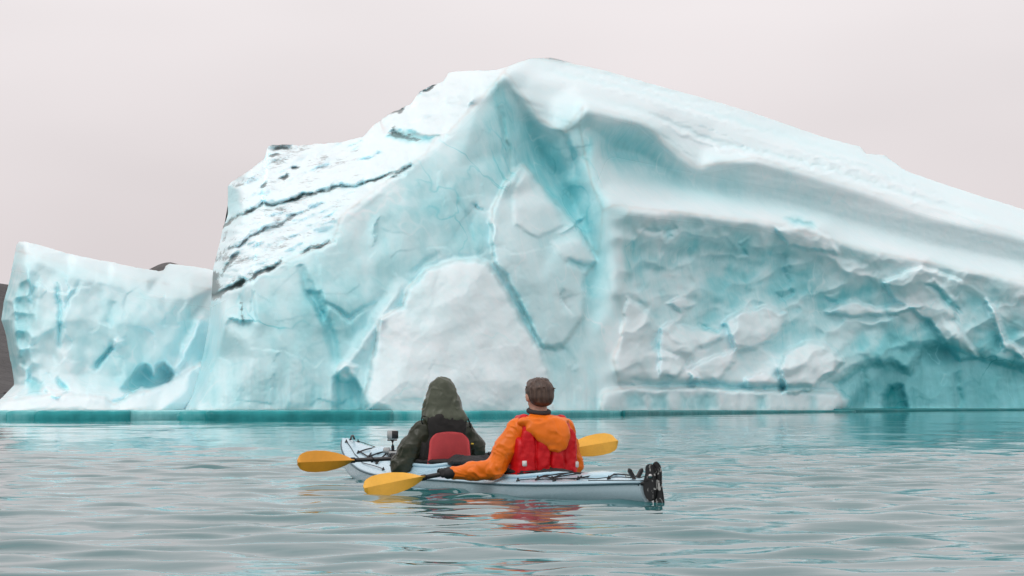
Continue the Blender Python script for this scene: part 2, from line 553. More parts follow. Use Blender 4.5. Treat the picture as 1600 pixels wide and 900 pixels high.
R = Relief(270, 2110, 80, 650)
pts = [
    # corners of the sheet
    (268, 78, 10, .02), (2114, 78, 14, .02), (2114, 655, 2, .5), (268, 655, 1.2, .2),
    # foot of the front
    (270, 646, 1.2, .2), (330, 646, .9, .25), (430, 646, .9, .22), (530, 646, 1.2, .35), (620, 646, 1.0, .1), (720, 646, .9, .1), (860, 646, 1.0, .2), (950, 646, .7, .2),
    (1100, 646, .7, .15), (1290, 646, .8, .1), (1345, 646, 2.3, .75), (1460, 646, 2.4, .8), (1600, 646, 2.4, .8), (2110, 646, 2.0, .6),
    # left face
    (290, 600, 3.0, .2), (330, 560, 2.2, .25), (345, 500, 1.8, .2), (400, 560, 1.2, .22), (400, 480, 1.6, .25), (450, 540, 1.3, .25), (500, 470, 1.9, .38), (480, 590, 1.2, .22), (560, 600, 1.3, .3),
    (555, 510, 2.0, .38), (560, 440, 2.5, .36), (620, 380, 3.1, .32), (640, 330, 3.5, .36), (700, 400, 3.2, .32), (700, 330, 3.8, .34), (720, 260, 4.5, .3),
    (740, 190, 5.3, .22), (760, 300, 4.3, .38), (740, 150, 5.9, .12), (600, 560, 1.8, .2), (700, 560, 1.7, .2), (800, 560, 1.9, .25),
    (770, 420, 3.1, .32), (840, 440, 2.9, .3), (880, 480, 2.7, .32), (850, 560, 1.9, .3), (900, 560, 1.7, .3), (930, 600, 1.1, .22), (900, 620, 1.1, .22),
    # layered shoulder above the left face
    (345, 440, 3.0, .05), (352, 400, 3.4, .03), (400, 400, 2.9, .03), (420, 370, 3.6, .03), (470, 360, 3.9, .03), (395, 345, 4.2, .03), (480, 330, 4.6, .03), (560, 300, 4.9, .03),
    (365, 330, 5.2, .15), (380, 300, 6.2, .04), (440, 270, 7.4, .03), (470, 300, 5.9, .03), (520, 270, 6.8, .03), (600, 240, 7.0, .03), (640, 225, 6.8, .03), (660, 180, 9.0, .02),
    (730, 135, 8.0, .02), (363, 283, 6.8, .1), (418, 228, 9.0, .02), (467, 226, 9.5, .02), (533, 221, 10, .02), (583, 196, 10.5, .02), (607, 178, 10.8, .02), (642, 162, 11, .02),
    (657, 142, 11.5, .02), (703, 112, 11.5, .02), (750, 109, 10.0, .02),
    # chaotic wall
    (985, 370, 2.4, .42), (1000, 430, 2.2, .45), (985, 500, 1.4, .2), (1060, 400, 3.6, .48), (1150, 400, 4.0, .48), (1130, 470, 3.3, .45), (1250, 400, 3.7, .42), (1230, 470, 3.5, .5),
    (1060, 540, 1.8, .2), (1180, 540, 2.0, .25), (1330, 450, 3.6, .38), (1330, 520, 3.2, .42), (1450, 470, 3.4, .35), (1450, 540, 3.0, .55), (1560, 480, 3.3, .38), (1600, 560, 2.9, .55),
    (1380, 580, 2.6, .7), (1500, 600, 2.6, .8), (1600, 620, 2.6, .8), (1100, 600, 1.1, .2), (1250, 600, 1.2, .15), (1800, 560, 2.6, .5), (1000, 600, .9, .25),
    # summit slopes
    (860, 160, 7.6, .06), (830, 115, 9.3, .03), (830, 88, 14, .03), (860, 88, 15, .03), (900, 99, 16, .03), (1011, 128, 16, .05), (1167, 172, 16, .05), (1300, 217, 16, .05),
    (1416, 266, 15, .05), (1600, 326, 14, .05), (1900, 449, 10, .05), (2110, 640, 5, .1),
]
lines = [
    # edge between the snowy shoulder and the broken face, up to the peak
    [(335, 462, 2.6, .08), (380, 442, 1.9, .1), (440, 412, 2.3, .1), (490, 392, 2.6, .1), (520, 377, 2.9, .1), (533, 337, 3.3, .1), (590, 293, 3.9, .1), (637, 260, 4.5, .1),
     (665, 240, 4.9, .1), (700, 207, 5.3, .08), (750, 155, 6.1, .06), (785, 114, 6.6, .06), (793, 108, 7.2, .05)],
    # crease left of the cleft
    [(778, 130, 6.5, .45), (780, 180, 6.2, .5), (797, 240, 5.7, .48), (792, 285, 4.6, .4), (770, 320, 4.0, .35)],
    # floor of the cleft
    [(800, 150, 6.9, .42), (822, 200, 7.3, .50), (840, 240, 7.4, .54), (868, 282, 6.8, .56), (893, 315, 5.9, .54), (912, 352, 4.7, .52), (926, 400, 3.9, .5), (926, 480, 2.7, .4), (915, 550, 1.9, .32)],
    # right edge of the cleft: white slope, then the pillar
    [(793, 116, 6.6, .1), (817, 147, 6.6, .12), (847, 187, 6.4, .14), (862, 203, 6.3, .18), (880, 207, 6.0, .22), (898, 190, 5.4, .3), (913, 170, 4.9, .24)],
    [(905, 195, 5.5, .42), (912, 240, 5.0, .42), (925, 290, 4.0, .36), (942, 330, 2.8, .28), (952, 400, 2.2, .25), (953, 480, 1.8, .22), (955, 560, 1.2, .18)],
    # brow
    [(913, 164, 4.7, .12), (935, 169, 4.7, .1), (1000, 186, 4.9, .1), (1025, 196, 5.1, .12), (1040, 222, 5.5, .14), (1070, 250, 5.8, .14), (1090, 261, 6.0, .12), (1120, 251, 5.7, .1),
     (1180, 246, 5.5, .08), (1250, 265, 5.3, .07), (1350, 296, 5.1, .06), (1450, 334, 4.9, .06), (1530, 352, 4.8, .06), (1600, 367, 4.7, .06), (1850, 470, 4.2, .06), (2110, 622, 3.0, .08)],
    # smooth scoop under the brow: its roof line and its floor line
    [(935, 205, 4.9, .55), (960, 235, 6.3, .64), (1000, 245, 6.6, .62), (1060, 285, 6.6, .54), (1120, 300, 6.3, .46), (1200, 315, 5.9, .36), (1300, 340, 5.5, .27), (1450, 385, 5.1, .18), (1600, 412, 4.9, .18), (2110, 629, 2.8, .1)],
    [(945, 268, 4.6, .3), (960, 285, 4.4, .2), (1060, 312, 4.6, .14), (1180, 335, 4.4, .10), (1320, 368, 4.2, .09), (1500, 412, 3.9, .09), (1600, 427, 3.8, .09), (2110, 633, 2.5, .1)],
    # lip at the foot of the scoop
    [(930, 250, 4.3, .28), (940, 300, 3.2, .18), (958, 320, 2.1, .08), (1078, 333, 2.5, .05), (1202, 347, 2.8, .05), (1280, 358, 2.9, .06), (1344, 388, 2.8, .05), (1456, 404, 2.8, .05), (1600, 440, 2.7, .05), (2110, 636, 2.2, .1)],
    # arete left of the chaotic wall
    [(972, 335, 1.7, .15), (968, 420, 1.5, .12), (962, 500, 1.1, .1), (960, 580, .8, .1)],
    # terrace edges on the summit slope
    [(840, 118, 9.2, .03), (900, 129, 9.6, .03), (980, 147, 9.9, .03), (1050, 167, 10.0, .03), (1118, 187, 10.1, .03), (1211, 218, 10.1, .03), (1344, 253, 9.8, .03), (1480, 303, 9.0, .03), (1700, 395, 7.5, .03)],
    [(850, 112, 11.4, .10), (900, 121, 12.0, .12), (980, 138, 12.3, .12), (1118, 178, 12.5, .12), (1211, 210, 12.5, .12), (1344, 246, 12.0, .12), (1480, 297, 11.0, .1)],
    # dip behind the brow
    [(905, 152, 7.2, .06), (1000, 176, 7.6, .06), (1050, 205, 7.8, .06), (1100, 235, 7.8, .06), (1180, 236, 7.7, .05), (1300, 268, 7.4, .05), (1500, 335, 6.6, .05)],
]
R.base(pts, lines, smooth=24)
PX, PY = R.PX, R.PY

# snow and firn: where the berg carries a white weathered crust
shoulder = [(325, 470), (380, 442), (440, 412), (490, 392), (520, 377), (533, 337), (590, 293), (637, 260), (700, 207), (785, 114), (700, 80), (300, 80), (300, 470)]
summit = [(785, 100), (793, 118), (847, 190), (880, 206), (913, 164), (1000, 186), (1040, 222), (1090, 261), (1180, 246), (1350, 296), (1600, 367), (2110, 622), (2110, 70), (785, 70)]
sm_lip = [(945, 300), (958, 318), (1078, 331), (1202, 346), (1344, 386), (1456, 402), (1600, 438), (2110, 636), (2110, 600), (1600, 400), (1300, 330), (1100, 290), (960, 262)]
for poly in (shoulder, summit):
    R.patch(poly, snow=1.0, soft=8)
R.patch(sm_lip, snow=0.7, soft=12)

# large lumps and hollows of the old broken face, chips over the chaotic wall
face_w = sstep(12, -12, R.sd([(318, 475), (380, 450), (533, 345), (700, 215), (785, 125), (800, 130), (850, 200), (915, 190), (955, 330), (958, 640), (280, 640)]))
wall_w = sstep(26, -26, R.sd([(962, 328), (1078, 340), (1202, 352), (1344, 394), (1456, 410), (1600, 446), (2110, 640), (1320, 640), (1300, 600), (960, 590)]))
R.O += face_w * (0.30 * fbm(PX / 110, PY / 130, 3, 3) + 0.04 * chips(PX / 62 + 0.3 * fbm(PX / 50, PY / 50, 2, 9), PY / 80, 21) * 0.8)
R.C += face_w * (0.12 + 0.15 * fbm(PX / 70, PY / 110, 3, 15) + 0.09 * fbm(PX / 26, PY / 60, 3, 22))
wx = PX / 60 + 0.55 * fbm(PX / 70, PY / 60, 3, 41); wy = PY / 46 + 0.55 * fbm(PX / 60, PY / 70, 3, 44) + PX / 260
calm = 1 - .75 * sstep(1290, 1330, PX) * sstep(540, 585, PY)      # the undercut wall is washed smooth
sc1 = scallop(wx, wy, 50)
sc2 = scallop(wx * 2.3 + 3, wy * 2.1, 61)
R.O += wall_w * calm * (-0.62 * (sc1 - 0.35) - 0.10 * (sc2 - 0.3) + 0.5 * fbm(PX / 120, PY / 90, 3, 8))
R.C += wall_w * calm * (0.10 + 0.30 * fbm(PX / 55, PY / 40, 4, 66) - 0.30 * (sc1 - 0.3) - 0.16 * (sc2 - 0.3))

# ---- named features of the broken face
R.jitter(5, 26, 101)
off_mound = None
mound = [(560, 650), (574, 600), (588, 530), (593, 499), (629, 478), (636, 450), (668, 421), (708, 408), (742, 405), (762, 412), (777, 436), (793, 462), (818, 508), (843, 547), (857, 585), (866, 650)]
off_mound = sstep(-12, 12, R.sd(mound))
R.patch(mound, do=-0.55, soft=5, c=.10, csoft=7, round_=0.55, rw=55)
R.groove([(590, 505), (631, 474), (638, 445), (668, 416), (708, 402), (745, 399), (768, 410), (783, 438), (800, 464), (824, 508), (849, 546), (864, 586), (870, 640)], 4, 0.10, .32, .5, 9)
block = [(768, 330), (786, 290), (800, 268), (820, 257), (850, 297), (884, 333), (911, 368), (931, 410), (914, 430), (912, 495), (880, 541), (848, 543), (815, 480), (790, 430), (770, 410)]
R.patch(block, do=-0.55, soft=5, c=.24, csoft=9, cw=.7, round_=0.25, rw=40)
R.patch([(800, 310), (822, 262), (858, 312), (880, 350), (840, 372), (806, 350)], do=-0.25, soft=4, c=.14, cw=.8)
R.patch([(860, 380), (908, 372), (928, 408), (880, 405)], do=-0.2, soft=5, c=.2, cw=.8)
R.groove([(884, 408), (906, 414), (926, 420)], 5, .5, .6, .9)
R.groove([(766, 405), (790, 445), (820, 500), (850, 548)], 7, 0.08, .34, .4)
R.groove([(880, 545), (896, 570), (900, 630)], 7, .2, .4, .5)
R.groove([(848, 543), (870, 552), (884, 546)], 5, .15, .42, .6)
# blue crease and its splinters at the left
R.groove([(468, 415), (475, 430), (487, 461), (500, 485), (510, 505), (520, 540), (530, 578)], 8, 0.5, .58, .85, 12)
R.patch([(480, 455), (500, 455), (512, 480), (505, 500), (488, 475)], do=.3, soft=4, c=.62, cw=.7)
R.groove([(635, 438), (612, 470), (597, 490), (575, 525), (556, 552), (531, 586)], 9, -0.65, .08, .8, 12)
R.groove([(600, 455), (575, 500), (548, 540)], 10, 0.35, .5, .7, 14)
R.patch([(522, 590), (540, 578), (552, 590), (566, 612), (578, 648), (524, 648)], do=.55, soft=5, c=.66, cw=.85, csoft=9)
R.patch([(525, 575), (536, 565), (560, 575), (552, 592), (530, 592)], do=-.5, soft=5, c=.06)
R.groove([(507, 470), (530, 486), (545, 500), (560, 487), (590, 470)], 4, .35, .5, .7)
R.groove([(690, 395), (664, 410), (640, 430)], 4, .2, .5, .6)
R.groove([(728, 330), (742, 390), (760, 405)], 5, .12, .44, .6)
R.groove([(742, 320), (735, 350), (722, 330), (700, 300), (690, 262)], 5, .1, .42, .5)
R.groove([(762, 330), (772, 355), (768, 400)], 4, -.25, .12, .6)
R.groove([(395, 455), (398, 500), (393, 470)], 3, .2, .3, .5, dirt=.35)
R.groove([(376, 450), (378, 490), (380, 510)], 2.5, .2, .35, .5, dirt=.7)
for k in range(13):
    rnd = random.Random(900 + k)
    x, y = rnd.uniform(330, 900), rnd.uniform(300, 600)
    L, a = rnd.uniform(25, 80), rnd.uniform(-1.2, 1.2) + (0.9 if rnd.random() < .5 else -0.9)
    ln = [(x + L * f * math.cos(a) + 6 * math.sin(f * 5 + k), y + L * f * math.sin(a)) for f in (0, .33, .66, 1)]
    b_ = R.box(ln, 90)
    d, side, al = R.ld(ln, b_)
    keep = (face_w * off_mound)[b_] * np.sin(np.clip(al, 0, 1) * math.pi)
    R.O[b_] += keep * rnd.choice((0.10, -0.12)) * np.exp(-(d / rnd.uniform(3, 7)) ** 2)
    R.O[b_] += np.where(side > 0, keep * 0.18 * np.exp(-d / 22), 0)
    R.C[b_] += keep * rnd.uniform(-.1, .16) * np.exp(-(d / 9) ** 2)
# icicle-like flutes near the water
fl = sstep(520, 640, PY) * face_w
fl *= sstep(-4, 10, R.sd(mound))
R.O += fl * 0.07 * fbm(PX / 9, PY / 120, 3, 131)
R.C += fl * (0.14 * fbm(PX / 11, PY / 160, 3, 132))
R.O += sstep(560, 640, PY) * sstep(870, 890, PX) * sstep(975, 950, PX) * 0.08 * fbm(PX / 6, PY / 150, 2, 138)

# ---- cleft and scoop keep smooth, melted surfaces with a deep blue core
R.groove([(826, 215), (840, 245), (868, 285), (893, 320), (914, 362)], 11, .2, .54, .6, 24)
R.groove([(781, 165), (789, 215), (797, 250), (794, 285)], 4, .4, .6, .75, 8)
R.groove([(884, 210), (894, 245), (900, 280)], 6, .3, .5, .6, 9)
R.groove([(926, 235), (965, 226), (1000, 232), (1050, 262)], 20, .3, .72, .75, 26)

# ---- chaotic wall: white lobes, slabs and blue pockets
lobes = [
    ([(978, 462), (990, 474), (1012, 486), (1025, 510), (1020, 545), (1060, 560), (1100, 600), (966, 602), (958, 560), (972, 520)], -.5, .08),
    ([(1030, 512), (1050, 505), (1085, 515), (1130, 512), (1128, 530), (1085, 548), (1060, 590), (1030, 590)], -.5, .09),
    ([(1130, 505), (1160, 485), (1195, 478), (1228, 490), (1222, 520), (1185, 545), (1150, 548)], -.8, .10),
    ([(1076, 575), (1110, 560), (1150, 545), (1150, 565), (1120, 595), (1080, 598)], -.7, .04),
    ([(1165, 590), (1190, 580), (1218, 592), (1215, 612), (1165, 606)], -.6, .03),
    ([(1220, 580), (1225, 555), (1245, 538), (1268, 534), (1290, 540), (1305, 552), (1318, 565), (1305, 580), (1282, 594), (1270, 612), (1225, 612)], -1.3, .07),
    ([(1290, 486), (1330, 470), (1370, 480), (1440, 478), (1400, 492), (1330, 494)], -.5, .12),
    ([(1040, 475), (1062, 466), (1085, 474), (1064, 486)], -.4, .08),
    ([(1210, 355), (1260, 352), (1300, 370), (1310, 395), (1270, 392), (1230, 385)], -.4, .10),
    ([(1380, 440), (1440, 415), (1500, 440), (1490, 500), (1530, 560), (1500, 565), (1450, 500), (1400, 470)], -.5, .14),
    ([(1540, 470), (1552, 478), (1575, 530), (1600, 548), (1600, 560), (1570, 545)], -.5, .08),
]
R.jitter(6, 24, 131)
for poly, do, c in lobes:
    R.patch(poly, do=do, soft=4, c=c, csoft=8, cw=.85, round_=.3, rw=22)
pockets = [[(1228, 342), (1238, 338), (1270, 348), (1274, 355), (1240, 350)], [(1034, 368), (1046, 355), (1050, 372), (1040, 378)], [(1155, 385), (1168, 378), (1166, 398), (1156, 396)],
           [(1216, 460), (1232, 448), (1240, 456), (1226, 468), (1218, 470)], [(1448, 446), (1460, 444), (1492, 470), (1500, 486), (1480, 478)], [(1290, 470), (1310, 466), (1306, 474), (1294, 476)],
           [(1382, 462), (1388, 470), (1386, 492), (1380, 480)]]
for p_ in pockets:
    R.patch(p_, do=.4, soft=5, c=.60, csoft=7)
    R.patch([(x, y - 6) for x, y in p_], do=-.25, soft=4)
R.groove([(1222, 395), (1224, 425), (1232, 450)], 8, .7, .62, .8, 12)
R.groove([(1090, 505), (1120, 520), (1135, 505)], 3, .5, .55, .8)
R.groove([(1000, 358), (1040, 362), (1060, 355)], 6, .5, .58, .6, 10)
# undercut blue wall at the lower right
under = [(1300, 600), (1322, 585), (1345, 572), (1390, 566), (1420, 578), (1446, 545), (1490, 535), (1540, 560), (1600, 575), (2110, 630), (2110, 660), (1295, 660), (1318, 632)]
R.patch(under, do=1.1, soft=10, c=.74, csoft=8, cw=.95)
R.groove([(1350, 580), (1352, 640)], 5, .4, .9, .6)
R.patch([(1380, 620), (1392, 604), (1410, 606), (1418, 640), (1380, 642)], do=.8, soft=7, c=.95)
R.groove([(1495, 580), (1500, 640)], 6, .35, .9, .6)
R.groove([(1570, 600), (1590, 575), (1602, 600)], 12, .3, .95, .6)
# foot shelf with the long melt groove
shelf = [(944, 612), (985, 606), (1100, 606), (1200, 610), (1285, 612), (1310, 616), (1322, 625), (1318, 634), (1298, 650), (936, 650)]
R.jitter(5, 34, 141)
R.patch(shelf, do=-.8, soft=5, c=.15, csoft=6, snow=.2)
R.groove([(980, 596), (1050, 599), (1150, 604), (1250, 607), (1306, 612)], 5, .8, .58, .9, 6)
for (x, w_) in ((992, 16), (1030, 14), (1085, 22), (1110, 10), (1190, 8), (1270, 5)):
    R.patch([(x - w_, 618), (x + w_, 616), (x + w_, 640), (x - w_, 642)], do=.25, soft=7, c=.62, cw=.75)
R.O += sstep(3, -3, R.sd(shelf)) * 0.12 * fbm(PX / 16, PY / 40, 3, 143)

# ---- shoulder layers: overhanging slab edges, hollows and grit
R.jitter(7, 20, 151)
gap = [(345, 357), (360, 346), (377, 337), (395, 327), (412, 320), (430, 322), (450, 314), (475, 306), (500, 300), (535, 291), (567, 287), (600, 277), (640, 259)]
R.groove(gap, 2.6, .42, .30, .8, 4.5, taper=False, dirt=.66)
R.groove([(x, y - 9) for x, y in gap], 6, -.55, None, taper=False)
R.groove([(x, y - 16) for x, y in gap[2:]], 7, 0, None, dirt=.28)
g2_ = [(337, 414), (352, 396), (370, 383), (392, 369), (420, 357), (450, 342), (490, 325), (530, 306)]
R.groove(g2_, 3.0, .3, .08, .6, 5, dirt=.7)
R.groove([(x, y - 7) for x, y in g2_], 5, -.35, None)
R.groove([(345, 436), (352, 415), (366, 400), (374, 392)], 3, .5, .2, .6, dirt=.9)
R.groove([(333, 462), (345, 459), (358, 452), (380, 440)], 4, .8, .35, .6, 5, taper=False, dirt=1.0)
R.groove([(380, 443), (412, 424), (430, 416), (442, 402)], 3.5, .6, .3, .7, dirt=.9)
R.groove([(466, 400), (480, 392), (500, 383), (524, 375)], 3.5, .5, .2, .6, dirt=.75)
R.groove([(333, 430), (336, 445), (333, 462)], 8, 0, None, taper=False, dirt=.8)
for a, b_, dr in (((408, 293), (418, 285), 1.0), ((432, 283), (452, 272), 1.0), ((456, 264), (472, 258), 1.0), ((418, 243), (442, 240), .95), ((420, 231), (456, 230), .8), ((363, 284), (380, 290), .7),
                  ((440, 318), (470, 306), .8), ((480, 268), (520, 256), .45), ((545, 240), (565, 228), .5), ((345, 380), (352, 362), .6), ((350, 352), (366, 343), .9), ((400, 310), (425, 300), .5),
                  ((530, 228), (575, 222), .4), ((560, 250), (600, 240), .35), ((500, 345), (530, 330), .4), ((600, 285), (632, 268), .6)):
    mid = ((a[0] + b_[0]) / 2, (a[1] + b_[1]) / 2 + 1)
    R.groove([a, mid, b_], 2.8, .55, .12, .4, dirt=dr)
# hollow with a blue lip near the crest
R.patch([(606, 212), (618, 200), (640, 205), (662, 214), (684, 212), (672, 222), (640, 222), (615, 216)], do=.9, soft=4, c=.5, csoft=5)
R.groove([(600, 207), (622, 211), (645, 216), (660, 222)], 3, .3, None, dirt=.8)
R.groove([(612, 190), (616, 204), (640, 218)], 4, .2, None, dirt=.7)
R.groove([(657, 143), (672, 136), (690, 128)], 2.5, .6, None, dirt=1.0)
R.groove([(607, 179), (625, 172), (642, 164)], 2.5, .4, None, dirt=.85)
R.patch([(352, 300), (364, 288), (374, 305), (377, 330), (358, 342)], do=.4, soft=4, c=.34, csoft=5, cw=.9)
sw = sstep(8, -8, R.sd(shoulder))
R.O += sw * (0.42 * fbm(PX / 42 - PY / 90, PY / 16 + PX / 52, 4, 161) + 0.12 * scallop(PX / 17 - PY / 40, PY / 9 + PX / 22, 166))
R.D = np.maximum(R.D, sw * (0.26 + 0.34 * np.clip(fbm(PX / 70, PY / 22 + PX / 60, 4, 168) * 1.6, 0, 1)) * sstep(720, 480, PX))
# summit slope: soft wind-packed ribs that follow the terraces
uw = sstep(8, -8, R.sd(summit))
R.O += uw * (0.18 * fbm(PX / 130, (PY - PX * 0.33) / 20, 3, 171) + 0.04 * fbm(PX / 40, (PY - PX * .33) / 12, 3, 175))
R.C += uw * 0.04 + uw * 0.07 * fbm(PX / 150, (PY - PX * 0.33) / 14, 3, 177)
for ln in ([(1000, 172), (1120, 205), (1180, 236)], [(1180, 235), (1290, 262), (1420, 305)], [(920, 108), (1000, 134), (1120, 168), (1200, 192)], [(1010, 190), (1060, 228), (1085, 250)]):
    R.step(ln, 14, .12, sgn=1)
for ln, cc in (([(850, 112), (900, 121), (980, 138), (1118, 178), (1211, 210), (1344, 246), (1480, 297)], .24), ([(870, 98), (940, 116), (1040, 144), (1150, 176)], .17),
               ([(930, 155), (1000, 172), (1080, 206), (1130, 226), (1200, 240), (1300, 266), (1420, 306), (1560, 346)], .22), ([(1150, 200), (1260, 232), (1350, 262), (1500, 316)], .16)):
    R.groove(ln, 4, .5, cc, .7, 6)
    R.groove([(x, y + 7) for x, y in ln], 4, -.45, .0, .5, 4)
bw = sstep(6, -6, R.sd([(930, 175), (1020, 200), (1080, 262), (1180, 250), (1600, 370), (2110, 622), (2110, 640), (1600, 440), (1344, 388), (958, 320)]))
R.O += bw * (0.07 * fbm(PX / 160, (PY - PX * .2) / 24, 2, 181) + 0.012 * fbm(PX / 14, PY / 8, 3, 183))
R.D = np.maximum(R.D, bw * 0.12 * np.clip(fbm(PX / 30, PY / 14, 3, 185), 0, 1))
# overall roughness and rounding-back at the left end
R.O += 0.012 * fbm(PX / 8, PY / 8, 3, 191)
R.O += 3.0 * np.clip(1 - (PX - (interp(PY.ravel(), XL_MAIN).reshape(PX.shape))) / 26, 0, 1) ** 2
ob = blur(R.O, 14); wb = np.exp(-((PX - 956) / 22) ** 2) * sstep(300, 330, PY)
R.O += (ob - R.O) * wb
R.C += (blur(R.C, 10) - R.C) * wb
R.C = np.clip(R.C, 0, 1); R.D = np.clip(R.D, 0, 1); R.S = np.clip(R.S, 0, 1)

xn = np.concatenate([363 + np.arange(0, 620) * 2.0, np.arange(1606, 2100, 9.0)])
crest = interp(xn, SKY_MAIN) + 2.2 * fbm(xn / 14, xn * 0, 4, 201) * interp(xn, [(363, .9), (700, .9), (800, .35), (2100, .5)])
main_regions = [
    ('snow_layer', [(300, 300), (345, 357), (377, 337), (412, 320), (450, 314), (500, 300), (567, 287), (640, 259), (665, 240), (684, 212), (600, 207), (560, 60), (300, 60)]),
    ('snow_layer', [(300, 350), (345, 357), (377, 337), (412, 320), (450, 314), (500, 300), (567, 287), (640, 259), (590, 293), (533, 337), (520, 377), (440, 412), (380, 442), (325, 465), (300, 470)]),
    ('snow_cap', [(560, 60), (600, 207), (684, 212), (700, 207), (750, 155), (785, 114), (793, 106), (800, 60)]),
    ('ice_mound', mound),
    ('ice_block', block),
    ('blue_cleft', [(778, 112), (793, 116), (817, 147), (847, 187), (880, 207), (905, 195), (913, 240), (925, 290), (942, 330), (935, 400), (911, 368), (850, 297), (820, 257), (797, 275), (797, 240), (780, 180)]),
    ('summit_slope', summit),
    ('melt_scoop', [(905, 195), (913, 160), (1000, 184), (1040, 220), (1090, 260), (1180, 244), (1350, 294), (1600, 365), (2110, 620), (2110, 640), (1600, 440), (1344, 388), (1202, 347), (958, 320), (942, 330), (925, 290)]),
    ('blue_undercut', under),
    ('ice_foot', shelf),
    ('chaotic_wall', [(985, 324), (1202, 347), (1344, 388), (1600, 440), (2110, 640), (2110, 660), (955, 660), (972, 610), (958, 560), (976, 510), (968, 460), (988, 410), (974, 365)]),
]
main = build_berg('iceberg', R, xn, crest, base_main, XL_MAIN, 363, 150, ybot=642.0, nrow=300, regions=main_regions, thick=9.0)
tag(main, 'huge white and turquoise iceberg with a sharp peak and long snowy right slope', 'iceberg')

# ------------------------------------------------------------------ the lower iceberg at the left
XL_LEFT = [(376, 27), (407, 21), (439, 15), (471, 6), (500, 2), (521, 9), (545, 13), (563, 16), (578, 21), (603, 22), (615, 10), (628, -4), (640, -16)]
SKY_LEFT = [(27, 381), (31, 377), (43, 378), (70, 385), (107, 396), (140, 403), (171, 409), (213, 418), (250, 424), (256, 422), (259, 415), (264, 412), (302, 416), (331, 421), (360, 426), (400, 440), (440, 520)]
def base_left(px):
    return FOC / 2800 * soft_interp(px, [(-300, 43.0), (-100, 43.4), (0, 43.6), (200, 44.2), (300, 45.5), (440, 48), (700, 52)], 70)
R = Relief(-30, 450, 360, 650)
PX, PY = R.PX, R.PY
pts = [(-34, 356, 5, .05), (456, 356, 12, .03), (456, 656, 2.5, .1), (-34, 656, .8, .1), (-30, 650, .8, .1), (60, 650, .8, .1), (160, 650, .9, .1), (240, 650, .9, .08), (320, 650, 2.0, .1), (450, 650, 2.5, .1),
       (0, 620, 1.6, .1), (60, 620, 1.2, .08), (150, 622, 1.2, .06), (220, 622, 1.5, .06), (290, 610, 1.6, .05), (300, 560, 2.6, .15),
       (30, 590, 2.6, .2), (60, 580, 2.2, .2), (110, 585, 2.2, .22), (170, 590, 2.4, .22), (220, 590, 2.7, .4), (260, 600, 2.6, .1),
       (0, 500, 3.6, .4), (25, 520, 2.7, .32), (55, 500, 2.2, .25), (100, 500, 2.4, .26), (170, 500, 2.8, .28), (230, 510, 3.0, .24), (290, 500, 3.4, .25),
       (20, 420, 3.6, .3), (45, 430, 3.0, .3), (60, 405, 3.4, .2), (110, 430, 3.3, .24), (170, 440, 3.8, .2), (230, 460, 3.8, .16), (300, 465, 4.2, .12), (440, 500, 5, .15),
       (30, 378, 5.0, .05), (70, 392, 4.6, .08), (120, 404, 5.0, .06), (180, 422, 5.4, .06), (230, 438, 5.2, .05), (300, 445, 6.2, .03),
       (107, 395, 6.5, .03), (171, 408, 7.5, .03), (213, 417, 8.0, .03), (262, 411, 11.5, .03), (331, 420, 12, .03), (450, 440, 12, .05), (245, 428, 8.2, .03)]
R.base(pts, [[(262, 424, 9.6, .03), (290, 428, 9.5, .03), (331, 432, 9.4, .03)], [(250, 432, 8.0, .03), (300, 438, 7.6, .03), (340, 445, 7.4, .03)]], smooth=6)
fw = sstep(395, 440, PY) * sstep(640, 600, PY)
R.S = sstep(0, 26, 26 + (np.interp(PX.ravel(), [27, 107, 213, 331], [398, 414, 440, 455]).reshape(PX.shape) - PY))
R.O += fw * (0.4 * fbm(PX / 70, PY / 90, 3, 303) + 0.08 * chips(PX / 48 + .4 * fbm(PX / 40, PY / 40, 2, 309), PY / 64, 321))
R.C += fw * (0.05 + 0.13 * fbm(PX / 50, PY / 75, 3, 315) + 0.08 * fbm(PX / 24, PY / 50, 3, 322))
R.jitter(5, 22, 331)
left_rough = sstep(70, 30, PX) * fw
R.O += left_rough * -0.9 * (scallop(PX / 22, PY / 26, 341) - .3)
R.C += left_rough * (0.12 + 0.2 * fbm(PX / 14, PY / 18, 3, 343))
R.patch([(22, 470), (52, 445), (57, 480), (40, 520), (18, 545), (10, 500)], c=.5, cw=.6, csoft=10)
R.groove([(88, 440), (92, 470), (93, 500), (93, 545)], 3, .5, .5, .9, 4)
R.groove([(128, 435), (108, 468), (96, 495)], 3.5, .3, .42, .7, 5)
R.groove([(180, 535), (160, 560), (143, 578)], 4, .6, .58, .9, 6)
R.groove([(194, 530), (180, 538), (176, 545)], 4, -.4, .05, .7)
R.groove([(180, 470), (170, 500), (166, 510)], 8, .35, .45, .8, 11)
R.groove([(88, 590), (98, 603), (107, 612)], 3.5, .5, .62, .9, 5)
R.groove([(310, 480), (290, 520), (270, 560)], 9, .4, .48, .7, 12)
R.groove([(320, 490), (300, 530), (275, 580)], 5, -.5, .06, .7)
R.groove([(56, 430), (50, 470), (38, 520)], 6, .5, .42, .7)
R.patch([(15, 555), (35, 560), (38, 570), (20, 576)], do=.9, soft=4, c=.6)
R.patch([(45, 590), (66, 600), (64, 616), (44, 616)], do=.6, soft=6, c=.58)
cave = [(192, 607), (217, 575), (228, 571), (240, 586), (246, 573), (256, 567), (270, 585), (261, 600), (228, 612), (203, 613)]
R.jitter(2.5, 14, 351)
R.patch(cave, do=1.4, soft=6, c=.54, csoft=10)
R.patch([(170, 590), (200, 580), (218, 560), (255, 556), (262, 568), (215, 585), (190, 612)], c=.42, cw=.6, csoft=10)
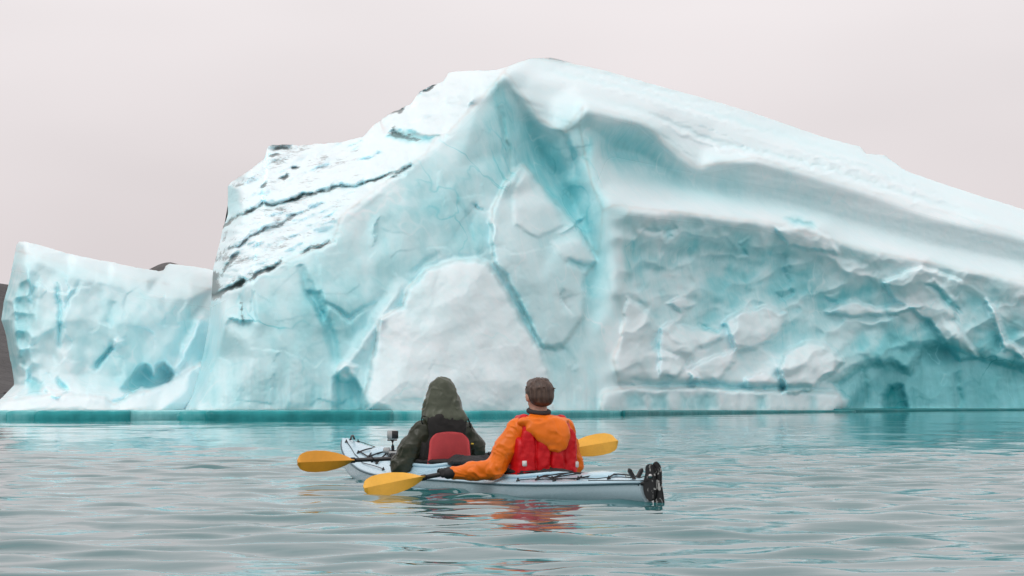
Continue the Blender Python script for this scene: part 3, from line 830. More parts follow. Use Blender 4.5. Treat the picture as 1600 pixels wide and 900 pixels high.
apron = [(-30, 634), (40, 622), (85, 616), (140, 618), (165, 622), (178, 632), (205, 618), (240, 606), (268, 596), (300, 575), (330, 560), (330, 655), (-30, 655)]
R.jitter(5, 18, 361)
R.patch(apron, do=-.7, soft=4, c=.04, csoft=6, round_=.45, rw=26, snow=.8)
R.patch([(70, 606), (90, 602), (106, 613), (90, 620), (72, 618)], do=-.6, soft=3, c=.06, round_=.2, rw=8)
R.patch([(214, 610), (222, 606), (230, 611), (222, 617)], do=-.5, soft=2.5, c=.02, round_=.2, rw=6)
R.groove([(172, 634), (190, 626), (204, 617)], 3, .5, .4, .7)
R.O += sstep(400, 380, PY - (PX - 30) * .16) * .25 * fbm(PX / 30, PY / 9, 3, 371)
R.O += .012 * fbm(PX / 8, PY / 8, 3, 373)
R.O += 2.6 * np.clip(1 - (PX - interp(PY.ravel(), XL_LEFT).reshape(PX.shape)) / 20, 0, 1) ** 2
R.C = np.clip(R.C, 0, 1); R.S = np.clip(R.S, 0, 1)
xl_n = 27 + np.arange(0, 200) * 2.0
crest = interp(xl_n, SKY_LEFT) + 1.5 * fbm(xl_n / 12, xl_n * 0, 4, 381)
left = build_berg('iceberg', R, xl_n, crest, base_left, XL_LEFT, 27, 90, ybot=642.0, nrow=150, thick=6.0,
                  regions=[('ice_cave', cave), ('snow_apron', apron),
                           ('snow_cap', [(0, 360), (20, 390), (107, 412), (213, 438), (331, 452), (460, 470), (460, 360)])])
tag(left, 'low pale iceberg at the far left with a small turquoise cave near the water', 'iceberg')
# ------------------------------------------------------------------ wet ledges along the waterline
def ledge_material():
    M = Mat('wet_waterline_ice')
    pos = M.n('ShaderNodeNewGeometry').outputs['Position']
    t = M.n('ShaderNodeAttribute', attribute_name='clarity').outputs['Fac']
    s = M.noise(pos, 2.0, 4, 0.6, (1, 1, .25))
    c = M.math('ADD', M.math('ADD', t, .08), M.math('MULTIPLY', M.math('SUBTRACT', s, .5), .5), clamp=True)
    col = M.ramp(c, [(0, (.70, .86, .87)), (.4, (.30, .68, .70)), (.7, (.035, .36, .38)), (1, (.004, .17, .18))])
    M.l(col, M.bsdf.inputs['Base Color'])
    M.bsdf.inputs['Roughness'].default_value = .3
    M.bsdf.inputs['IOR'].default_value = 1.31
    M.l(M.bump(M.noise(pos, 3.0, 4, .6), .4, .06), M.bsdf.inputs['Normal'])
    return M.m
LEDGE = ledge_material()

def ledge(x0, x1, clar, parent, base, top_py=641.5, out=0.0, depth=2.2, seed=0, hts=None):
    """rounded shelf of ice standing in the water in front of the berg, from photo column x0 to x1"""
    n = max(8, int((x1 - x0) / 5))
    prof = [(0.10, -0.9), (0.0, -0.3), (0.0, 0.05), (0.0, .5), (0.01, .86), (0.05, .97), (0.13, 1.0), (.55, 1.04), (1.0, 1.06)]
    vs_, fs, cl = [], [], []
    for i in range(n + 1):
        f = i / n
        x = x0 + (x1 - x0) * f
        endr = min(f, 1 - f) * (x1 - x0) / 9.0
        er = 1.0 if endr >= 1 else math.sqrt(max(0.0, 1 - (1 - endr) ** 2))
        Y0 = float(base(np.array([x]))[0]) + out + 0.10 * float(fbm(np.array([x / 22.0]), np.array([0.3]), 4, seed)[0]) + (1 - er) * .7
        zt = EYE + (HOR - top_py) * Y0 / FOC
        if hts: zt *= float(np.interp(f, *zip(*hts)))
        zt *= 1 + .06 * float(fbm(np.array([x / 14.0]), np.array([3.3]), 3, seed + 5)[0])
        for (d, z) in prof:
            Y = Y0 + d * depth
            zz = zt * z if z > 0 else z
            zz = zz * (0.55 + .45 * er) if z > 0 else zz
            vs_.append(((x - 800) * Y0 / FOC, Y, zz))
            cl.append(clar + .12 * float(fbm(np.array([x / 30.0]), np.array([z]), 3, seed + 9)[0]) - (.12 if z >= .97 else 0))
    m = len(prof)
    for i in range(n):
        for k in range(m - 1):
            a = i * m + k
            fs.append((a, a + m, a + m + 1, a + 1))
    fs.append(tuple(range(m)))
    fs.append(tuple(reversed(range(n * m, n * m + m))))
    me = bpy.data.meshes.new('waterline_ledge')
    org = parent.location
    me.from_pydata([(v[0] - org.x, v[1] - org.y, v[2] - org.z) for v in vs_], [], fs)
    bm = bmesh.new(); bm.from_mesh(me); bmesh.ops.recalc_face_normals(bm, faces=bm.faces); bm.to_mesh(me); bm.free()
    a_ = me.attributes.new('clarity', 'FLOAT', 'POINT'); a_.data.foreach_set('value', np.clip(cl, 0, 1).astype(np.float32))
    return link('waterline_ledge', me, LEDGE, parent)

ledge(-60, 26, .42, left, base_left, out=-.30, seed=1)
ledge(6, 72, .60, left, base_left, out=-.55, seed=2)
ledge(50, 208, .72, left, base_left, out=-.82, seed=3)
ledge(192, 300, .36, left, base_left, out=-.60, seed=4)
ledge(276, 340, .62, main, base_main, out=-.05, seed=5)
ledge(318, 618, .78, main, base_main, out=-.45, seed=6)
ledge(598, 706, .5, main, base_main, out=-.1, seed=7)
ledge(686, 996, .66, main, base_main, out=.1, seed=8)
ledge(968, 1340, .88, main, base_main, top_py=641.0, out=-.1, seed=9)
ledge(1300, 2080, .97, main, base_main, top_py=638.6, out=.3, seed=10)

# ------------------------------------------------------------------ distant mountains
def mountain_material():
    M = Mat('bare_rock_slope')
    pos = M.n('ShaderNodeNewGeometry').outputs['Position']
    n1 = M.noise(pos, .012, 6, .65)
    col = M.ramp(n1, [(.3, (.07, .066, .066)), (.55, (.11, .105, .105)), (.75, (.16, .155, .155))])
    M.l(col, M.bsdf.inputs['Base Color'])
    M.bsdf.inputs['Roughness'].default_value = .95
    M.l(M.bump(M.noise(pos, .03, 6, .7), 1.0, 14.0), M.bsdf.inputs['Normal'])
    return M.m
ROCK = mountain_material()
def mountain(name, x0, x1, Y, sky_pts, depth, seed):
    nx_, ny_ = 150, 50
    xs = np.linspace(x0, x1, nx_)
    top = EYE + (HOR - interp(xs, sky_pts)) * Y / FOC
    V, F = [], []
    for j in range(ny_):
        f = j / (ny_ - 1) * 2 - 1                     # -1 front shore, 0 ridge, 1 back
        h = (1 - abs(f)) ** 1.15
        X = (xs - 800) * Y / FOC
        yy = Y + depth * f
        z = top * h + (60 * fbm(X / 190, np.full(nx_, yy) / 190, 5, seed)) * h * (abs(f) > .001) * (1 - h * .8) - 3 * (h <= 0)
        V.extend(zip(X.tolist(), [yy] * nx_, z.tolist()))
    for j in range(ny_ - 1):
        for i in range(nx_ - 1):
            a = j * nx_ + i
            F.append((a, a + 1, a + nx_ + 1, a + nx_))
    me = bpy.data.meshes.new(name); me.from_pydata(V, [], F)
    o = link(name, me, ROCK)
    tag(o, kind='structure')
    return o
mountain('hill', -900, 260, 1500, [(-900, 470), (-500, 400), (-250, 420), (-80, 418), (0, 431), (14, 433), (60, 452), (150, 500), (260, 612)], 500, 5)
mountain('mountain', -200, 800, 4200, [(-200, 520), (0, 470), (150, 440), (225, 420), (243, 411), (258, 404), (268, 403), (280, 406), (292, 412), (330, 425), (420, 450), (600, 520), (800, 600)], 1200, 9)

# ------------------------------------------------------------------ water
def water_material():
    M = Mat('glacial_water')
    pos = M.n('ShaderNodeNewGeometry').outputs['Position']
    silt = M.noise(pos, .05, 3, .5)
    col = M.ramp(silt, [(.3, (.014, .115, .124)), (.7, (.026, .15, .158))])
    M.l(col, M.bsdf.inputs['Base Color'])
    M.bsdf.inputs['Roughness'].default_value = .04
    M.bsdf.inputs['IOR'].default_value = 1.333
    M.bsdf.inputs['Specular IOR Level'].default_value = .5
    r1 = M.noise(pos, 2.6, 3, .5, (.55, 1, 1), .4)
    r2 = M.noise(pos, 9.0, 2, .5, (.5, 1, 1), .3)
    gust = M.noise(pos, .11, 2, .5, (.6, 1, 1))
    g = M.math('ADD', M.math('MULTIPLY', gust, 1.2), .2)
    nrm = M.bump(M.math('MULTIPLY', r1, g), .35, .02)
    nrm = M.bump(M.math('MULTIPLY', r2, g), .25, .002, nrm)
    M.l(nrm, M.bsdf.inputs['Normal'])
    return M.m

def axis(lo, hi, fine_lo, fine_hi, d, g):
    a = list(np.arange(fine_lo, fine_hi, d))
    s, x = d, a[-1]
    while x < hi:
        s *= g; x += s; a.append(x)
    s, x = d, a[0]; b = []
    while x > lo:
        s *= g; x -= s; b.append(x)
    return np.array(b[::-1] + a)
wxs = axis(-6000, 6000, -5.5, 5.5, .06, 1.032)
wys = axis(-2500, 7000, 8.8, 25, .048, 1.02)
GX, GY = np.meshgrid(wxs, wys)
spx, spy = np.gradient(wxs)[None, :], np.gradient(wys)[:, None]
Z = np.zeros_like(GX)
rw = random.Random(11)
warps = [fbm(GX / q, GY / q, 2, 400 + i) for i, q in enumerate((2.2, 5.0, 14.0))]
for k in range(84):
    if k < 50:                                  # long-crested ripples
        lam = .24 * (1.0 / .24) ** rw.random()
        th = math.radians(90 + rw.gauss(0, 40))
        amp = .00135 * (lam / .4) * rw.uniform(.4, 1.2)
    else:                                       # low swell and boat wash
        lam = .8 * (5.0 / .8) ** rw.random()
        th = math.radians(90 + rw.gauss(0, 32))
        amp = .0010 * lam ** .7 * rw.uniform(.5, 1.2)
    kx, ky = 2 * math.pi / lam * math.cos(th), 2 * math.pi / lam * math.sin(th)
    ph = rw.random() * 6.28
    fade = np.clip((2 * math.pi / (abs(ky) * spy) - 3) / 4, 0, 1) * np.clip((2 * math.pi / (abs(kx) + 1e-6) / spx - 3) / 4, 0, 1)
    w_ = np.sin(kx * GX + ky * GY + ph + 1.5 * warps[0 if lam < .4 else (1 if lam < 1.6 else 2)])
    Z += amp * fade * (w_ + .25 * w_ * w_ - .12)
patchy = .35 + 1.3 * (fbm(GX / 5, GY / 7, 3, 477) * .5 + .5)
Z *= patchy
nx_, ny_ = len(wxs), len(wys)
me = bpy.data.meshes.new('water')
idx = np.arange(nx_ * ny_).reshape(ny_, nx_)
F = np.stack([idx[:-1, :-1], idx[:-1, 1:], idx[1:, 1:], idx[1:, :-1]], -1).reshape(-1, 4)
me.from_pydata(np.stack([GX.ravel(), GY.ravel(), Z.ravel()], -1).tolist(), [], F.tolist())
water = link('water', me, water_material())
tag(water, kind='structure')
# ------------------------------------------------------------------ mesh helpers for the made things
def simple_mat(name, col, rough=.5, var=.12, scale=30, bump=0.0, bscale=60, bdist=.002, stretch=(1, 1, 1), metallic=0.0, coat=0.0, sheen=0.0, subs=0.0):
    M = Mat(name)
    co = M.n('ShaderNodeTexCoord').outputs['Object']
    n1 = M.noise(co, scale, 4, .6)
    lo = tuple(max(0, c * (1 - var)) for c in col); hi = tuple(min(1, c * (1 + var)) for c in col)
    M.l(M.ramp(n1, [(.3, lo), (.7, hi)]), M.bsdf.inputs['Base Color'])
    M.bsdf.inputs['Roughness'].default_value = rough
    M.bsdf.inputs['Metallic'].default_value = metallic
    M.bsdf.inputs['Coat Weight'].default_value = coat
    M.bsdf.inputs['Sheen Weight'].default_value = sheen
    M.bsdf.inputs['Subsurface Weight'].default_value = subs
    if subs: M.bsdf.inputs['Subsurface Radius'].default_value = (.01, .004, .002)
    if bump:
        M.l(M.bump(M.noise(co, bscale, 4, .6, stretch), bump, bdist), M.bsdf.inputs['Normal'])
    return M.m

def mesh_of(name, V, F):
    me = bpy.data.meshes.new(name); me.from_pydata([tuple(v) for v in V], [], F)
    return me

def fix_normals(me):
    bm = bmesh.new(); bm.from_mesh(me)
    bmesh.ops.recalc_face_normals(bm, faces=bm.faces)
    bm.to_mesh(me); bm.free()
    return me

def smooth_line(P, k=6):
    """Catmull-Rom through the points"""
    P = [Vector(p) for p in P]
    out = []
    for i in range(len(P) - 1):
        p0, p1, p2, p3 = P[max(i - 1, 0)], P[i], P[i + 1], P[min(i + 2, len(P) - 1)]
        for j in range(k):
            t = j / k
            out.append(.5 * ((2 * p1) + (p2 - p0) * t + (2 * p0 - 5 * p1 + 4 * p2 - p3) * t * t + (3 * p1 - p0 - 3 * p2 + p3) * t ** 3))
    out.append(P[-1])
    return out

def tube_bm(bm, P, r, sides=8, closed=False):
    P = [Vector(p) for p in P]
    n = len(P)
    rings = []
    for i in range(n):
        if closed: d = P[(i + 1) % n] - P[i - 1]
        else: d = P[min(i + 1, n - 1)] - P[max(i - 1, 0)]
        d.normalize()
        u = d.cross(Vector((0, 0, 1)))
        if u.length < .05: u = d.cross(Vector((1, 0, 0)))
        u.normalize(); v = d.cross(u)
        rr = r(i / (n - 1)) if callable(r) else r
        rings.append([bm.verts.new(P[i] + (u * math.cos(a) + v * math.sin(a)) * rr) for a in [2 * math.pi * k / sides for k in range(sides)]])
    for i in range(n if closed else n - 1):
        A, B = rings[i], rings[(i + 1) % n]
        for k in range(sides):
            bm.faces.new((A[k], A[(k + 1) % sides], B[(k + 1) % sides], B[k]))
    if not closed:
        bm.faces.new(rings[0][::-1]); bm.faces.new(rings[-1])

def tube(name, lines, r, mat, parent, sides=8, closed=False):
    bm = bmesh.new()
    for P in lines: tube_bm(bm, P, r, sides, closed)
    bmesh.ops.recalc_face_normals(bm, faces=bm.faces)
    me = bpy.data.meshes.new(name); bm.to_mesh(me); bm.free()
    return link(name, me, mat, parent)

def ell(c, r, rot=(0, 0, 0), p=2.0):
    return ('e', Vector(c), Vector(r), rot, p)
def cap(a, b, ra, rb, flat=1.0):
    return ('c', Vector(a), Vector(b), ra, rb, flat)

def surface_net(f, org, h):
    """dual mesh of the zero level of a sampled distance field"""
    ins = f < 0
    nx, ny, nz = f.shape
    cx, cy, cz = nx - 1, ny - 1, nz - 1
    acc = np.zeros((cx, cy, cz, 3)); cnt = np.zeros((cx, cy, cz))
    corners = [(0, 0, 0), (1, 0, 0), (0, 1, 0), (1, 1, 0), (0, 0, 1), (1, 0, 1), (0, 1, 1), (1, 1, 1)]
    sub = lambda A, c: A[c[0]:c[0] + cx, c[1]:c[1] + cy, c[2]:c[2] + cz]
    for i in range(8):
        for j in range(i + 1, 8):
            if sum(abs(p - q) for p, q in zip(corners[i], corners[j])) != 1: continue
            A, B = sub(f, corners[i]), sub(f, corners[j])
            m = (A < 0) != (B < 0)
            t = np.where(m, A / np.where(m, A - B, 1), 0)
            for k in range(3):
                acc[..., k] += np.where(m, corners[i][k] + (corners[j][k] - corners[i][k]) * t, 0)
            cnt += m
    act = cnt > 0
    idx = np.full((cx, cy, cz), -1); idx[act] = np.arange(act.sum())
    gi = np.argwhere(act)
    V = (gi + acc[act] / cnt[act][:, None]) * h + org
    F = []
    for ax in range(3):
        o1, o2 = [(1, 2), (2, 0), (0, 1)][ax]
        sl = [slice(1, -1)] * 3; sl[ax] = slice(0, -1)
        sh = [slice(1, -1)] * 3; sh[ax] = slice(1, None)
        A, B = ins[tuple(sl)], ins[tuple(sh)]
        m = np.argwhere(A != B)
        if len(m) == 0: continue
        base = m + 1; base[:, ax] -= 1
        flip = A[A != B]
        def cell(d1, d2):
            c = base.copy(); c[:, o1] -= d1; c[:, o2] -= d2
            return idx[c[:, 0], c[:, 1], c[:, 2]]
        q = np.stack([cell(1, 1), cell(0, 1), cell(0, 0), cell(1, 0)], -1)
        q[~flip] = q[~flip][:, ::-1]
        F.append(q)
    return V, np.vstack(F)

def blob(name, shapes, voxel=.012, smooth=0, wrinkle=0.0, wfreq=(9, 22), seed=0, wfun=None, k=.02, gap=None):
    """one continuous skin grown over overlapping rounded volumes (a smooth union)"""
    lo, hi = [], []
    for s in shapes:
        if s[0] == 'e':
            r = max(s[2]); lo.append([c - r for c in s[1]]); hi.append([c + r for c in s[1]])
        else:
            for p, r in ((s[1], s[3]), (s[2], s[4])):
                lo.append([c - r for c in p]); hi.append([c + r for c in p])
    lo = np.min(lo, 0) - .03; hi = np.max(hi, 0) + .03
    n = np.ceil((hi - lo) / voxel).astype(int) + 1
    ax = [lo[i] + np.arange(n[i]) * voxel for i in range(3)]
    X, Y, Z = np.meshgrid(*ax, indexing='ij')
    f = np.full(X.shape, 1.0)
    for s in shapes:
        if s[0] == 'e':
            _, c, r, rot, p = s
            R3 = np.array((Matrix.Rotation(rot[2], 3, 'Z') @ Matrix.Rotation(rot[1], 3, 'Y') @ Matrix.Rotation(rot[0], 3, 'X')).inverted())
            dx, dy, dz = X - c.x, Y - c.y, Z - c.z
            q = [np.abs(R3[i, 0] * dx + R3[i, 1] * dy + R3[i, 2] * dz) for i in range(3)]
            g = (sum((q[i] / r[i]) ** p for i in range(3))) ** (1 / p)
            g2 = np.sqrt(sum((q[i] / r[i] ** 2) ** 2 for i in range(3))) + 1e-6
            d = (g - 1) * np.minimum(max(r), np.maximum(min(r), g / g2))
        else:
            _, a, b_, ra, rb, flat = s
            e_ = b_ - a
            L2 = max(e_.length_squared, 1e-9)
            t = np.clip(((X - a.x) * e_.x + (Y - a.y) * e_.y + (Z - a.z) * e_.z) / L2, 0, 1)
            d = np.sqrt((X - a.x - t * e_.x) ** 2 + (Y - a.y - t * e_.y) ** 2 + (Z - a.z - t * e_.z) ** 2) - (ra + (rb - ra) * t)
        h = np.clip(.5 + .5 * (f - d) / k, 0, 1)
        f = f + (d - f) * h - k * h * (1 - h)
    V, F = surface_net(f, lo, voxel)
    me = bpy.data.meshes.new(name)
    me.from_pydata(V.tolist(), [], F.tolist())
    me.update()
    if wrinkle or wfun:
        nv = len(V)
        nr = np.empty(nv * 3, np.float32); me.vertex_normals.foreach_get('vector', nr); nr = nr.reshape(-1, 3)
        d = np.zeros(nv)
        if wrinkle:
            a, b_ = wfreq
            wp = V * a * .5 + np.stack([vnoise3(V * a * .8 + 3, 700 + seed), vnoise3(V * a * .8 + 9, 710 + seed), vnoise3(V * a * .8 + 17, 720 + seed)], -1) * .55
            r1 = 1 - np.abs(vnoise3(wp * np.array([1, 1, b_ / a]), 730 + seed)) * 2.2
            r2 = 1 - np.abs(vnoise3(wp * 2.1 * np.array([1, 1, b_ / a]) + 5, 740 + seed)) * 2.2
            d += wrinkle * (.7 * r1 + .35 * r2 - .2)
        if wfun: d += wfun(V)
        V = V + nr * d[:, None]
        me.vertices.foreach_set('co', V.astype(np.float32).ravel())
        me.update()
    return me

# ------------------------------------------------------------------ the kayak
K_STERN, K_DIR = Vector((.825, 15.7, 0)), Vector((-2.165, 4.9, 0)).normalized()
K_ROT = math.atan2(K_DIR.y, K_DIR.x)
def kp(s, l=0.0, z=0.0):
    """kayak coordinates (metres from the stern, to port, up) to world"""
    side = Vector((-K_DIR.y, K_DIR.x, 0))
    return K_STERN + K_DIR * s + side * l + Vector((0, 0, z))

def gel_coat(name, col, scuff=.25):
    M = Mat(name)
    co = M.n('ShaderNodeTexCoord').outputs['Object']
    a = M.noise(co, 3.0, 4, .6); b = M.noise(co, 40, 5, .7, (.15, 1, 1))
    m = M.math('MULTIPLY', M.math('SUBTRACT', M.math('ADD', M.math('MULTIPLY', a, .5), M.math('MULTIPLY', b, .5)), .5), 4.0, clamp=True)
    M.l(M.mixc(M.math('MULTIPLY', m, scuff), col, tuple(c * .62 for c in col)), M.bsdf.inputs['Base Color'])
    M.l(M.math('ADD', M.math('MULTIPLY', b, .3), .12), M.bsdf.inputs['Roughness'])
    M.bsdf.inputs['Coat Weight'].default_value = .3
    M.l(M.bump(M.noise(co, 5, 3, .5), .15, .01), M.bsdf.inputs['Normal'])
    return M.m
HULL_M = gel_coat('scuffed_hull_gelcoat', (.50, .62, .68), .5)
DECK_M = gel_coat('pale_blue_deck', (.46, .66, .76), .25)
TRIM_M = simple_mat('dark_seam_tape', (.05, .11, .14), .5)
BLACK_M = simple_mat('black_rubber', (.014, .014, .015), .55, .3, 40, .3, 120, .002)
CORD_M = simple_mat('black_shock_cord', (.012, .012, .014), .7, .4, 80)
NEO_M = simple_mat('black_neoprene', (.018, .018, .019), .75, .3, 20, .5, 26, .012)

ST = [(-.02, .056, .020, .105, .152, .168), (.10, .098, -.02, .100, .148, .172), (.4, .18, -.07, .082, .134, .178), (.9, .27, -.10, .050, .114, .172), (1.5, .335, -.11, .012, .100, .155),
      (2.2, .36, -.115, .01, .098, .160), (3.1, .355, -.115, .01, .092, .172), (3.8, .32, -.11, .015, .092, .215), (4.3, .265, -.09, .03, .115, .245),
      (4.7, .205, -.05, .06, .165, .268), (5.0, .145, .02, .11, .222, .295), (5.2, .09, .10, .18, .272, .315), (5.36, .028, .20, .25, .318, .334)]
def station(s):
    A = np.array(ST)
    # smooth (Catmull-Rom) interpolation of every column
    i = int(np.clip(np.searchsorted(A[:, 0], s) - 1, 0, len(A) - 2))
    t = (s - A[i, 0]) / (A[i + 1, 0] - A[i, 0])
    p1, p2 = A[i], A[i + 1]
    m1 = (A[i + 1] - A[max(i - 1, 0)]) / (A[i + 1, 0] - A[max(i - 1, 0), 0]) * (p2[0] - p1[0])
    m2 = (A[min(i + 2, len(A) - 1)] - A[i]) / (A[min(i + 2, len(A) - 1), 0] - A[i, 0]) * (p2[0] - p1[0])
    h = (2 * t ** 3 - 3 * t ** 2 + 1) * p1 + (t ** 3 - 2 * t ** 2 + t) * m1 + (-2 * t ** 3 + 3 * t ** 2) * p2 + (t ** 3 - t ** 2) * m2
    return h[1:]
def hull_half(s):
    b, zk, zc, zg, zd = station(s)
    return [(0, zk), (.30 * b, zk + .20 * (zc - zk)), (.54 * b, zk + .39 * (zc - zk)), (.74 * b, zk + .60 * (zc - zk)), (.88 * b, zk + .83 * (zc - zk)), (.945 * b, zc), (.965 * b, zc + .2 * (zg - zc)), (.992 * b, zg - .25 * (zg - zc)), (b, zg - .004)]
def deck_half(s):
    b, zk, zc, zg, zd = station(s)
    return [(b, zg + .004), (.985 * b, zg + .014), (.93 * b, zg + .020 + .02 * (zd - zg)), (.75 * b, zg + .018 + .30 * (zd - zg)), (.5 * b, zg + .014 + .60 * (zd - zg)), (.25 * b, zg + .008 + .88 * (zd - zg)), (0, zd + .005)]
def deck_z(s, l):
    h = deck_half(s)[::-1]
    return float(np.interp(abs(l), [p[0] for p in h], [p[1] for p in h]))
def loft(name, half, mat, parent, flip=False, ends=True):
    ss = np.concatenate([np.linspace(-.02, .4, 12), np.linspace(.4, 4.7, 60)[1:], np.linspace(4.7, 5.36, 22)[1:]])
    V, F = [], []
    for s in ss:
        h = half(float(s))
        ring = [(s, y, z) for (y, z) in h] if flip else [(s, y, z) for (y, z) in h][::-1]
        other = [(s, -y, z) for (_, y, z) in ring[::-1]]
        ring = ring + (other[1:] if ring[-1][1] == 0 else other)
        V.extend(ring)
    m = len(V) // len(ss)
    for i in range(len(ss) - 1):
        for k in range(m - 1):
            a = i * m + k
            F.append((a, a + 1, a + m + 1, a + m))
    F.append(tuple(range(m))); F.append(tuple(range((len(ss) - 1) * m, len(ss) * m))[::-1])
    me = fix_normals(mesh_of(name, V, F))
    o = link(name, me, mat, parent)
    try: me.set_sharp_from_angle(angle=math.radians(38))
    except Exception: pass
    return o
kayak = empty('kayak', tuple(K_STERN + Vector((0, 0, -.034))), K_ROT)
tag(kayak, 'long pale blue two-seat sea kayak with a black rudder at its stern', 'kayak')
hull = loft('hull', hull_half, HULL_M, kayak)
deck = loft('deck', deck_half, DECK_M, kayak, flip=True)
ss = np.linspace(-.02, 5.36, 70)
tube('seam_strip', [[(s, sg * (station(float(s))[0] + .002), station(float(s))[3]) for s in ss] for sg in (1, -1)], .0075, TRIM_M, kayak, 6)
# cockpit rims and hatch
def rim(s0, a, b, name='coaming', lift=.035, r=.013, mat=None):
    P = []
    for k in range(40):
        t = 2 * math.pi * k / 40
        x, y = s0 + a * math.cos(t), b * math.sin(t)
        P.append((x, y, max(deck_z(x, y), deck_z(x, 0) - .02) + lift))
    o = tube(name, [P], r, mat or DECK_M, kayak, 8, closed=True)
    # wall below the rim
    bm = bmesh.new()
    top = [bm.verts.new((p[0], p[1], p[2])) for p in P]
    bot = [bm.verts.new((s0 + (p[0] - s0) * 1.06, p[1] * 1.06, p[2] - lift - .03)) for p in P]
    for k in range(40):
        bm.faces.new((top[k], bot[k], bot[(k + 1) % 40], top[(k + 1) % 40]))
    bmesh.ops.recalc_face_normals(bm, faces=bm.faces)
    me = bpy.data.meshes.new('coaming_wall'); bm.to_mesh(me); bm.free()
    link('coaming_wall', me, mat or DECK_M, o)
    return o
S_MAN, S_FRONT = 1.586, 3.31
rim(S_MAN + .12, .40, .265, lift=.012)
rim(S_FRONT + .12, .40, .265, lift=.020)
def hatch(s0, a, b):
    bm = bmesh.new()
    rings = []
    for (f, dz) in ((1.0, -.004), (1.0, .012), (.93, .02), (.5, .026), (.05, .03)):
        rings.append([bm.verts.new((s0 + a * f * math.cos(t), b * f * math.sin(t), deck_z(s0 + a * f * math.cos(t), b * f * math.sin(t)) + dz)) for t in [2 * math.pi * k / 28 for k in range(28)]])
    for A, B in zip(rings, rings[1:]):
        for k in range(28): bm.faces.new((A[k], A[(k + 1) % 28], B[(k + 1) % 28], B[k]))
    bm.faces.new(rings[-1])
    bmesh.ops.recalc_face_normals(bm, faces=bm.faces)
    me = bpy.data.meshes.new('hatch_cover'); bm.to_mesh(me); bm.free()
    link('hatch_cover', me, DECK_M, kayak)
hatch(.62, .20, .13)
hatch(4.48, .15, .11)
# shock cords and deck lines
def on_deck(s, l, dz=.008): return (s, l, deck_z(s, l) + dz)
def cord(pts, r=.0048, name='shock_cord'):
    P = []
    for a, b in zip(pts, pts[1:]):
        for k in range(6):
            f = k / 6
            P.append(on_deck(a[0] + (b[0] - a[0]) * f, a[1] + (b[1] - a[1]) * f, .009 + .006 * math.sin(f * math.pi)))
    P.append(on_deck(*pts[-1]))
    tube(name, [P], r, CORD_M, kayak, 6)
cord([(.30, .11), (.62, -.16), (.95, .20), (1.15, -.18)])
cord([(.30, -.10), (.62, .17), (.95, -.19), (1.15, .21)])
cord([(.95, .20), (1.15, .21)]); cord([(.95, -.19), (1.15, -.18)])
cord([(.62, .19), (1.08, .26), (1.2, .10)], .004)
cord([(.06, .055), (.4, .15), (.85, .23), (1.3, .285)], .0035, 'deck_line')
cord([(.06, -.055), (.4, -.15), (.85, -.23), (1.3, -.285)], .0035, 'deck_line')
cord([(4.12, .20), (4.44, -.14), (4.74, .12)], .006)
cord([(4.12, -.20), (4.44, .15), (4.74, -.11)], .006)
cord([(4.12, .20), (4.74, .11)], .005); cord([(4.12, -.20), (4.74, -.10)], .005)
cord([(4.13, .10), (4.5, .02), (4.13, -.10)], .004)
cord([(5.2, .05), (4.74, .15), (4.4, .215), (3.8, .27)], .003, 'deck_line')
cord([(5.2, -.05), (4.74, -.15), (4.4, -.215), (3.8, -.27)], .003, 'deck_line')
cord([(2.2, .27), (2.32, .05), (2.5, .16), (2.62, -.10)], .004)
cord([(2.15, -.25), (2.4, -.02), (2.65, -.26)], .004)
# deck fittings: rounded pads with an eye
fit_bm = bmesh.new()
g = bmesh.ops.create_uvsphere(fit_bm, u_segments=10, v_segments=6, radius=1)
for v in g['verts']: v.co = Vector((v.co.x * .018, v.co.y * .013, max(v.co.z, -.2) * .012))
tube_bm(fit_bm, [(-.010, 0, .004), (-.008, 0, .016), (0, 0, .021), (.008, 0, .016), (.010, 0, .004)], .0035, 6)
fit_me = bpy.data.meshes.new('deck_fitting'); fit_bm.to_mesh(fit_me); fit_bm.free()
fit_me.materials.append(BLACK_M)
for (s, l) in [(.30, .11), (.30, -.10), (.62, .17), (.62, -.16), (.95, .20), (.95, -.19), (1.15, .21), (1.15, -.18), (.06, .055), (.06, -.055), (1.3, .285), (1.3, -.285), (.85, .23),
               (4.12, .20), (4.12, -.20), (4.44, .15), (4.44, -.14), (4.74, .12), (4.74, -.11), (5.2, .05), (5.2, -.05), (3.8, .27), (3.8, -.27), (2.2, .27), (2.62, -.10)]:
    o = bpy.data.objects.new('deck_fitting', fit_me); COL.objects.link(o); o.parent = kayak
    o.location = on_deck(s, l, 0)
# bow toggle
tg = tube('carry_toggle', [smooth_line([(5.10, .05, .335), (5.16, .02, .358), (5.23, -.02, .358), (5.29, -.05, .335)])], .008, BLACK_M, kayak, 8)
tube('toggle_cord', [[(5.20, 0, .356), (5.23, 0, .34), (5.27, 0, .326)]], .004, CORD_M, tg, 6)
# cleat at the stern: two wings on a foot
bm = bmesh.new()
for sg in (1, -1):
    prof = [(0, 0), (.028, .0), (.052, .040), (.046, .060), (.030, .050), (.014, .022)]
    f1 = [bm.verts.new((.15 - .012, sg * p[0], p[1])) for p in prof]
    f2 = [bm.verts.new((.15 + .012, sg * p[0], p[1])) for p in prof]
    bm.faces.new(f1); bm.faces.new(f2[::-1])
    for k in range(6): bm.faces.new((f1[k], f2[k], f2[(k + 1) % 6], f1[(k + 1) % 6]))
bmesh.ops.recalc_face_normals(bm, faces=bm.faces)
bmesh.ops.bevel(bm, geom=bm.edges[:], offset=.003, segments=1, affect='EDGES')
for v in bm.verts: v.co.z += deck_z(.15, 0) + .004
me = bpy.data.meshes.new('cleat'); bm.to_mesh(me); bm.free()
link('cleat', me, BLACK_M, kayak, smooth=False)

